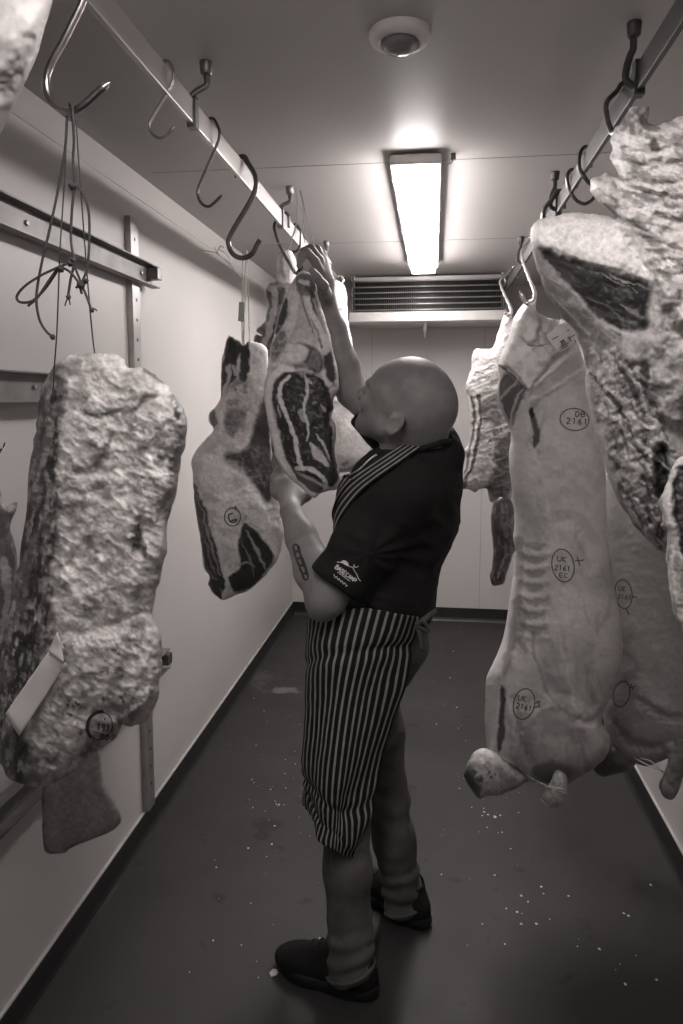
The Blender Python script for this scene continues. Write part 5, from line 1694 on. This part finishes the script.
rows = [  # near back edge, near side, front fold, far side
    [(420, 617, 1.84), (396, 613, 1.765), (360, 608, 1.74), (324, 612, 1.80), (307, 622, 1.90), (318, 618, 2.02), (352, 614, 2.12)],
    [(412, 650, 1.845), (385, 650, 1.76), (350, 650, 1.725), (318, 650, 1.77), (307, 655, 1.90), (318, 650, 2.02), (350, 645, 2.12)],
    [(397, 705, 1.83), (370, 706, 1.745), (340, 708, 1.72), (315, 708, 1.77), (306, 705, 1.89), (316, 700, 2.01), (345, 695, 2.11)],
    [(378, 778, 1.80), (354, 785, 1.73), (332, 785, 1.71), (311, 775, 1.76), (305, 760, 1.88), (314, 752, 2.0), (338, 745, 2.09)],
    [(368, 825, 1.785), (348, 828, 1.725), (331, 823, 1.71), (313, 810, 1.755), (305, 786, 1.86), (312, 775, 1.98), (330, 765, 2.07)],
    [(360, 860, 1.775), (344, 855, 1.725), (330, 846, 1.71), (316, 830, 1.75), (306, 806, 1.85), (311, 790, 1.97), (328, 780, 2.06)]]
R_ = np.array([[P(*q) for q in r] for r in rows])
R_ = np.array([catmull(R_[i], 14) for i in range(len(rows))])
R_ = np.stack([catmull(R_[:, j], 22) for j in range(R_.shape[1])], 1)
nr, nc = R_.shape[:2]
u, v = np.meshgrid(np.linspace(0, 1, nc), np.linspace(0, 1, nr))
idx = np.arange(nr * nc).reshape(nr, nc)
q = np.stack([idx[:-1, :-1], idx[:-1, 1:], idx[1:, 1:], idx[1:, :-1]], -1).reshape(-1, 4)
N = vnormals(R_.reshape(-1, 3), q).reshape(nr, nc, 3)
ctr = R_.mean((0, 1))
if ((R_ - ctr) * N).sum(-1).mean() < 0:
    N = -N
amp = .006 * np.sin(u * 21 + 1.2 * np.sin(v * 4)) * sstep(v, .05, .6) + .005 * np.sin(u * 9 - v * 16 + 2 * np.sin(u * 5)) * sstep(v, .02, .3) * (1 - u) + .006 * fbm(np.stack([u * 7, v * 9, 0 * u + 3], -1), 3)
amp += -.008 * np.exp(-((v - .66 - .12 * u - .05 * np.sin(u * 9)) / .03) ** 2) * (u < .75) - .007 * np.exp(-((v - .18 - .10 * u) / .025) ** 2) - .006 * np.exp(-((v - .86 + .15 * (u - .4)) / .03) ** 2) * (u > .2) * (u < .75)
R_ = R_ + N * amp[..., None]
R_ = R_[:, ::-1] if np.cross(R_[0, 1] - R_[0, 0], R_[1, 0] - R_[0, 0]) @ N[0, 0] < 0 else R_
us = u[:, ::-1] if R_[0, 0] @ LA < R_[0, -1] @ LA and np.linalg.norm(R_[0, 0] - P(*rows[0][0])) > .1 else u
skirt = cloth('apron', R_, us * 27.0 + .1, person)
skirt['label'] = 'dark striped butcher apron with pale pin stripes'
# hem line stitched along the back edge
# bib round the chest
T2 = torso(Field((-.50, 1.55, .85), (.26, 2.42, 1.72), .009), .006)
V2, Q2 = T2.mesh()
T2B = bvh_of(V2, Q2)
axl = lambda z: lerp(P(380, 592, 1.93), P(405, 500, 1.93), (z - P(380, 592, 1.93)[2]) / (P(405, 500, 1.93)[2] - P(380, 592, 1.93)[2]))
edge = [(352, 606), (338, 575), (331, 550), (335, 530), (345, 510), (357, 495), (372, 481)]
c2 = caster(T2B)
E1 = c2(np.array([e[0] for e in edge]), np.array([e[1] for e in edge]), 0)
zs = E1[:, 2]
ang = []
for p in E1:
    d = p - axl(p[2])
    ang.append(math.atan2(d @ LA, d @ FA))
grid, st = [], []
zz = np.linspace(zs[0] - .02, zs[-1], 36)
for z in zz:
    a1 = np.interp(z, zs, ang)
    c = axl(z)
    row, srow = [], []
    for t in np.linspace(0, 1, 44):
        th_ = (a1 - .25) * (1 - 2 * t)
        d = FA * math.cos(th_) + LA * math.sin(th_)
        h = T2B.ray_cast(Vector(c + d * .6), Vector(-d))
        p = np.array(h[0]) if h[0] is not None else c + d * .16
        row.append(p + d * (.010 + .003 * math.sin(t * 25 + z * 20)))
        srow.append((th_ - a1) * .17 / .026)
    grid.append(row); st.append(srow)
gb = np.array(grid)
q0 = np.cross(gb[0, 1] - gb[0, 0], gb[1, 0] - gb[0, 0]) @ (gb[0, 0] - axl(zz[0]))
sb_ = np.array(st)
if q0 < 0:
    gb, sb_ = gb[:, ::-1], sb_[:, ::-1]
cloth('bib', gb, sb_, skirt)
# neck strap over the near shoulder
TBc = caster(TB)
T2c = caster(T2B)
in_ = catmull([(330, 566), (332, 552), (336, 537), (345, 517), (360, 497), (380, 480), (400, 466), (420, 451), (436, 440), (443, 434)], 6)
out_ = catmull([(312, 562), (315, 548), (321, 530), (331, 505), (346, 486), (366, 472), (387, 458), (408, 444), (425, 434), (434, 429)], 6)
grid, st = [], []
for a, b in zip(in_, out_):
    t = np.linspace(0, 1, 12)
    pp = (T2c if a[1] > 500 else TBc)(a[0] * (1 - t) + b[0] * t, a[1] * (1 - t) + b[1] * t, .009)
    grid.append(pp); st.append(t * 4.0 + .2)
gs = np.array(grid)
for _ in range(6):
    gs[1:-1] = gs[1:-1] * .5 + .25 * (gs[2:] + gs[:-2])
    gs[:, 1:-1] = gs[:, 1:-1] * .5 + .25 * (gs[:, 2:] + gs[:, :-2])
ss_ = np.array(st)
if np.cross(gs[0, 1] - gs[0, 0], gs[1, 0] - gs[0, 0]) @ (np.array([0, 0, CH]) - gs[0, 0]) < 0:
    gs, ss_ = gs[:, ::-1], ss_[:, ::-1]
cloth('neck_strap', gs, ss_, skirt)
# waist tie at the back
tie = TBc(np.array([414, 421, 428, 433]), np.array([624, 619, 614, 610]), .008)
MB().tube(tie, .008, 8, 5, True, .5).tube([tie[0], tie[0] + ZA * -.03 + np.array([.012, 0, 0]), tie[0] + ZA * -.07 + np.array([.016, 0, 0])], .006, 8, 5, True, .5).tube([tie[0], tie[0] + ZA * .014 + np.array([.02, -.01, 0]), tie[0] + ZA * -.012 + np.array([.034, -.006, 0]), tie[0]], .005, 8, 5).build('waist_tie', M['hem'], skirt, True)

# ------------------------------------------------------------------ sleeve print and forearm tattoo
M['print'] = mottled('white_print', .62, .1, 60, .7)
A0 = 37
lg = letters('BASECAMP', 337.5, 565.0, 2.35, 3.9, A0, .32)
b1 = ribbon(TBc, lg, .95, .0015)
b1.build('logo', M['print'], tee)['label'] = 'white printed mountain emblem with lettering on the sleeve'
lg2 = [[(337.2, 562.3), (341, 562.5), (345, 563.5), (349, 566), (352.6, 567.4), (354.5, 571), (356.5, 574), (358, 577.5), (360.4, 581)], [(341, 562.6), (343, 561), (345.6, 561.2), (347.8, 563), (348.6, 565.6)], [(352.8, 565.6), (354.6, 567), (356.6, 567), (358.4, 566)], [(354, 563.8), (354.3, 566), (355.4, 567.3)]]
ribbon(TBc, lg2, .8, .0014).build('logo', M['print'], tee)
fill = [[(342.2, 562.2), (347.6, 564.6)], [(343.4, 561.8), (347.4, 563.5)], [(344, 563.4), (348, 565.4)]]
ribbon(TBc, fill, 1.5, .0012).build('logo', M['print'], tee)
sm = [[(337.5 + 1.4 * i, 572.0 + 1.05 * i - (.8 if i % 2 else 0)), (338.4 + 1.4 * i, 572.6 + 1.05 * i + (.5 if i % 2 else 0))] for i in range(9)]
ribbon(TBc, sm, .75, .0014).build('logo', M['print'], tee)
wv = [[(334.0 + 1.35 * i, 575.2 + 1.05 * i + (1.5 if i % 2 else -.9)) for i in range(11)]]
ribbon(TBc, wv, .7, .0014).build('logo', M['print'], tee)
BVc = caster(BV)
M['tattoo'] = mottled('tattoo_ink', .022, .3, 100, .5)
ta = [oval(296, 548, 2.4, 3.6, -10), oval(297.8, 555, 2.6, 3.4, -15), oval(300, 562, 2.4, 4, -20), oval(303, 569.5, 2.6, 4.4, -25), oval(305.6, 576.5, 2.4, 3.4, -20), [(294, 550), (297, 559), (301, 570), (305, 580)], [(299, 546), (301, 556), (305, 566), (308, 575)], [(300, 553), (304, 562), (307, 571)], [(294, 553), (299, 565), (303, 575)]]
ribbon(BVc, ta, 1.9, .0007).build('tattoo', M['tattoo'], person)['label'] = 'dark tattoo on the near forearm'

settle(person, (float(V[:, 0].mean()), 1.92, 0))
# ------------------------------------------------------------------ hooks, cords and twine
def hook(label, pts, y, r, mat, name='hanging_hook', tip=True, group=None, dz=None):
    """Steel hook bent in the plane across the rail: photo positions at distance y (or one distance per point)."""
    yy = np.full(len(pts), float(y)) if np.isscalar(y) else np.asarray(y, float)
    p = np.array([P(a, b, c) for (a, b), c in zip(pts, yy)])
    rr = np.full(len(p), r)
    if tip:
        p = np.concatenate([p, [p[-1] + (p[-1] - p[-2]) / np.linalg.norm(p[-1] - p[-2]) * r * 2.2]])
        rr = np.append(rr, r * .12)
    o = MB().tube(p, rr, 12, 8).build(name, mat, None, True)
    tag(o, label, 'hook', group)
    return settle(o, p[p[:, 2].argmax()])


def over_rail(x0, y, side=1):
    """Points of a hook's upper bend lying over the bar at x0 (world)."""
    return [(x0 - side * .014, y, RZ0 + .012), (x0 - side * .0135, y, RZ1 - .004), (x0 - side * .008, y, RZ1 + .008), (x0 + side * .006, y, RZ1 + .011), (x0 + side * .0165, y, RZ1 - .004)]


def hook_w(label, x0, y, lower, r, mat, side=1, tip=True, yl=None):
    """Hook over the rail, lower part through photo positions."""
    up = np.array(over_rail(x0, y, side))
    ex = r - .006
    for q in up:
        q[0] += (1 if q[0] > x0 else -1) * max(ex, 0)
        if q[2] > RZ1: q[2] += max(ex, 0) + .001
    yl = y if yl is None else yl
    lo_ = np.array([P(a, b, yl if np.isscalar(yl) else yl[i]) for i, (a, b) in enumerate(lower)])
    p = np.concatenate([up, lo_])
    rr = np.full(len(p), r)
    if tip:
        p = np.concatenate([p, [p[-1] + (p[-1] - p[-2]) / np.linalg.norm(p[-1] - p[-2]) * r * 2.2]])
        rr = np.append(rr, r * .12)
    o = MB().tube(p, rr, 12, 8).build('hanging_hook', mat, None, True)
    tag(o, label, 'hook')
    return settle(o, (x0, y, RZ1))


# left rail
hook_w('biggest bright steel hook on the left rail, dark cord looped over it', RLX, 1.17, [(84, -2), (66, 36), (50, 66), (46, 84), (50, 99), (62, 110), (74, 111), (86, 103), (98, 92), (104, 87)], .0062, M['hook'])
hook_w('slim empty hook, first on the left rail beyond the biggest hook', RLX, 1.53, [(173.5, 76), (170, 88), (152, 118), (149.5, 127), (153, 135), (161, 138), (169, 133), (173, 128)], .0034, M['hook'])
hook_w('slim empty hook at the clamp of the left rail', RLX, 1.84, [(219.5, 134), (216, 147), (199, 186), (198, 196), (202, 204), (209, 206.5), (216, 201), (220, 197)], .0038, M['dark_hook'])
hook_w('thick dark hook on the left rail carrying the tied shoulder', RLX, 2.135, [(255.5, 178), (253, 196), (231, 234), (229, 246), (234, 255), (243, 258), (252, 254), (257, 245), (260, 240)], .0078, M['dark_hook'], tip=False)
hook_w('hook on the left rail above the held rib, shank running down to it', RLX, 2.76, [(275.5, 222), (274.5, 230), (280, 246), (291, 266), (296, 273), (301, 268)], .0062, M['dark_hook'], -1, yl=[2.76, 2.75, 2.6, 2.4, 2.34, 2.32])
hook_w('short dark hook on the left rail behind the butcher\'s hand', RLX, 2.95, [(301, 232), (300, 246), (297, 251), (293, 252)], .0062, M['dark_hook'], 1)
hook_w('ring-ended hook holding the pale side at the far end', RLX, 3.7, [(334, 272), (337, 277), (341, 276), (343, 281), (340, 286), (334, 286)], .006, M['bright_hook'], 1, yl=[3.6, 3.5, 3.42, 3.4, 3.4, 3.4])
# right rail
hook_w('dark hook at the near clamp of the right rail, holding the hindquarter', RRX, 1.77, [(608, 100), (606, 108), (608, 122), (613, 133), (620, 128)], .0058, M['dark_hook'], -1, yl=[1.76, 1.72, 1.62, 1.52, 1.46])
hook_w('dark hook on the right rail seen just above the ragged fat', RRX, 2.18, [(579, 162), (580, 170), (588, 182)], .0056, M['dark_hook'], -1)
hook_w('open dark hook on the right rail with its point turned up', RRX, 2.38, [(568, 185), (570, 191), (576, 200), (584, 204), (591, 201), (595, 196)], .0056, M['dark_hook'], -1)
hook_w('dark hook on the right rail half hidden behind the round haunch', RRX, 2.62, [(545, 208), (543, 216), (544, 228)], .0085, M['dark_hook'], -1)
hook_w('pale wire hook carrying the front lamb', RRX, 3.3, [(522, 250), (522, 258), (526, 270), (533, 287), (535, 295), (533, 302), (529, 304), (525, 301), (522, 295)], .0062, M['bright_hook'], -1, yl=[3.25, 3.1, 2.8, 2.4, 2.2, 2.0, 1.95, 1.95, 1.95])
hook_w('pale wire hook carrying the breast of lamb', RRX, 4.0, [(501, 280), (501, 286), (505, 296), (511, 309), (510, 316), (506, 314)], .0066, M['bright_hook'], -1, yl=[3.9, 3.7, 3.4, 3.0, 2.84, 2.82])


# dark cord with knots between the biggest hook and the slab
root = empty('hanging_rope', 'long dark knotted cord looped over the biggest hook, carrying the slab', 'rope')
Y = 1.17
def cord(lines, r, mat, nm, parent, y=Y, n=8):
    for ln in lines:
        p = np.array([P(q[0], q[1], y + (q[2] if len(q) > 2 else 0)) for q in ln])
        MB().tube(p, r, n, 6).build(nm, mat, parent, True)
cord([
    [(72, 118, .014), (70.5, 108, .010), (70, 104, -.002), (71.5, 105, -.016), (72.5, 114, -.016), (74, 140, -.012), (73, 160, -.006), (74.5, 182, -.004), (72, 210, 0), (71, 240, 0), (74, 262, -.004), (70.5, 280, 0), (68, 297, 0)],
    [(68.5, 112, .004), (67, 120, .002), (65, 150), (58, 190), (50, 228), (42, 262), (36.5, 295), (39, 318), (46, 331), (53, 337)],
    [(75, 185, -.004), (82, 192, -.006), (88, 208, -.004), (89.5, 230), (88, 262), (83, 280), (76, 288)],
    [(66, 264, -.004), (52, 270, -.006), (40, 276, -.006), (25, 286, -.004), (17, 296), (20, 302), (32, 301), (44, 290, .004), (54, 276, .004), (60, 266)],
    [(58, 268), (48, 282), (38, 297), (28, 306)],
    [(60, 266, -.004), (70, 272, -.006), (78, 282, -.004), (82, 294)],
    [(73, 262), (80, 280), (88, 300), (92, 312)],
], .0023, M['cord'], 'strand', root)
cord([[(67, 120, .006), (64.5, 180, .006), (60, 250, .004), (57, 330, .03), (54, 372, .05), (53, 404, .045)], [(76, 120, .006), (80, 180, .006), (86, 260, .006), (90, 310, .006), (93, 340, .05), (95, 356, .085)]], .0013, M['cord'], 'strand', root)
for (x, yv, rr) in ((72.5, 186, .0075), (61, 269, .006), (70, 263, .006), (73, 260, .0055), (81, 285, .0075), (86, 281, .005), (68.5, 297, .0045), (52.5, 337, .005), (92, 310, .0045)):
    c = P(x, yv, Y - .004)
    mb = MB()
    for k in range(3):
        a = k * 1.1
        q = [c + rr * .62 * np.array([math.cos(t) * math.cos(a), math.sin(t) * .8, math.cos(t) * math.sin(a) + .35 * math.sin(2 * t)]) for t in np.linspace(0, 2 * PI, 9)]
        mb.tube(q, rr * .42, 6, 3)
    mb.build('knot', M['cord'], root, True)
cord([[(68, 297), (66, 302), (65, 306)], [(68, 297), (70, 303), (70, 305)], [(92, 310), (95, 309), (97, 311)]], .0012, M['cord'], 'frayed_end', root)
settle(root, P(71, 106, Y))

# twine on the tied shoulder, with its small tag
root = empty('butcher_twine', 'pale twine looped over the thick dark hook, with frayed ends and a small tag', 'twine')
Y = 2.17
cord([[(242.5, 345, .06), (242, 320, .02), (242.5, 290, 0), (243, 265, -.012), (244, 253, -.014), (247, 252, -.012), (248, 264, -.012), (248.5, 290), (249, 320, .02), (249.5, 343, .06)],
      [(244, 345, .06), (244.5, 300, .01), (245.5, 262, -.012), (246.5, 252, -.014), (247, 256, .012), (246, 290, .012), (243, 342, .06)]], .0019, M['twine'], 'strand', root, Y, 6)
cord([[(237, 273), (232, 267), (224, 259), (216, 253), (208, 251), (201, 251)], [(236, 271), (228, 262), (220, 256), (214, 247)], [(231, 264), (229, 258), (225, 253), (218, 249)], [(219, 256), (218, 250), (221, 246), (224, 248)], [(243, 277), (240, 276), (237, 272)]], .0017, M['twine'], 'frayed_end', root, Y, 6)
tg = [P(x, yv, Y - .006 + d) for d in (0, .0015) for (x, yv) in ((239, 302), (244.5, 302), (244, 322), (238, 321))]
mb = MB().add(tg, [(0, 1, 2, 3), (7, 6, 5, 4), (0, 4, 5, 1), (1, 5, 6, 2), (2, 6, 7, 3), (3, 7, 4, 0)])
mb.build('tag', mottled('tag_card', .35, .2, 200, .7), root)
settle(root, P(245, 252, Y))

# loose twine in the butcher's raised hand
root = empty('butcher_twine', 'thin pale twine rising in a loop from the butcher\'s raised hand to the rail', 'twine')
Y = 2.15
cord([[(314, 243, -.05), (311, 232, -.02), (306, 215), (302, 195), (300, 190), (302, 200), (304, 215), (303, 232, -.02), (305, 243, -.06)],
      [(296, 188), (298, 206), (297, 222), (292, 240), (288, 252), (290, 258), (294, 272, .0)],
      [(297, 222), (302, 230), (306, 237, -.03), (309, 243, -.05)],
      [(276, 244), (284, 242), (292, 236), (296, 224)]], .0014, M['twine'], 'strand', root, Y, 6)
settle(root, P(300, 190, Y))

# ------------------------------------------------------------------ scraps on the floor
rnd = random.Random(11)
mb = MB()
def crumb(mb, c, r):
    n = 6
    V_, F_ = [], []
    ph = rnd.random() * 6
    prof = [(1.0, 0), (.85, .5), (.4, .8)]
    for (k, z) in prof:
        for i in range(n):
            t = 2 * PI * i / n + ph
            q = r * k * (.7 + .6 * rnd.random())
            V_.append((c[0] + q * math.cos(t), c[1] + q * math.sin(t), .0002 + r * z * .55))
    for a in range(2):
        for i in range(n):
            F_.append((a * n + i, a * n + (i + 1) % n, (a + 1) * n + (i + 1) % n, (a + 1) * n + i))
    F_.append(tuple(range(2 * n, 3 * n)))
    mb.add(V_, F_)
for (cx, cy, sx, sy, n) in ((272, 800, 26, 34, 30), (262, 740, 30, 40, 14), (300, 760, 14, 60, 14), (470, 800, 60, 60, 22), (440, 640, 40, 70, 14), (540, 900, 80, 70, 20), (250, 920, 60, 70, 16), (490, 812, 14, 8, 8), (455, 720, 40, 60, 12), (600, 960, 60, 40, 8)):
    for _ in range(n):
        x, yv = rnd.gauss(cx, sx * .6), rnd.gauss(cy, sy * .6)
        if yv < 625 or not 110 < x < 660: continue
        g = G(x, yv)
        if XL + .08 < g[0] < XR - .08 and g[1] > .4:
            crumb(mb, g, rnd.choice((.0012, .0016, .002, .003, .0042)))
o = mb.build('crumbs', M['crumb'], None, True)
tag(o, 'scatter of tiny pale fat crumbs over the dark floor', 'crumbs', None, 'stuff')
for (x, yv, r, lb) in ((274.5, 973, .013, 'white scrap of fat lying against the near shoe toe'), (495, 817, .007, 'small white scrap of fat on the floor below the lamb neck')):
    mb = MB()
    g = G(x, yv)
    crumb(mb, g, r)
    o = mb.build('fat_scrap', M['crumb'], None, True)
    tag(o, lb, 'scrap')
    settle(o, g)
# ------------------------------------------------------------------ camera and light
cam = bpy.data.cameras.new('camera')
co = bpy.data.objects.new('camera', cam)
COL.objects.link(co)
co.location = (0, 0, CH)
co.rotation_euler = (PI / 2 - TH, 0, PSI)
cam.sensor_fit = 'VERTICAL'
cam.sensor_height = 36
cam.lens = F / 1024 * 36
cam.shift_y = -(512 - PPY) / 1024
cam.clip_start = .02
SC.camera = co

# soft fill light added outside the unseen doorway behind the camera
la = bpy.data.lights.new('doorway_fill', 'AREA')
la.shape = 'RECTANGLE'
la.size, la.size_y = 1.3, 1.9
la.energy = 2.2
la.color = (1, .94, .92)
lo = bpy.data.objects.new('doorway_fill', la)
COL.objects.link(lo)
lo.location = (0, YF - .25, 1.15)
lo.rotation_euler = (PI / 2, 0, 0)

w = bpy.data.worlds.new('world')
SC.world = w
w.use_nodes = True
w.node_tree.nodes['Background'].inputs['Color'].default_value = (.5, .47, .46, 1)
w.node_tree.nodes['Background'].inputs['Strength'].default_value = 0.25
vs = SC.view_settings
vs.view_transform = 'Standard'
vs.look = 'None'
vs.gamma = 1
vs.exposure = 0
vs.use_curve_mapping = False
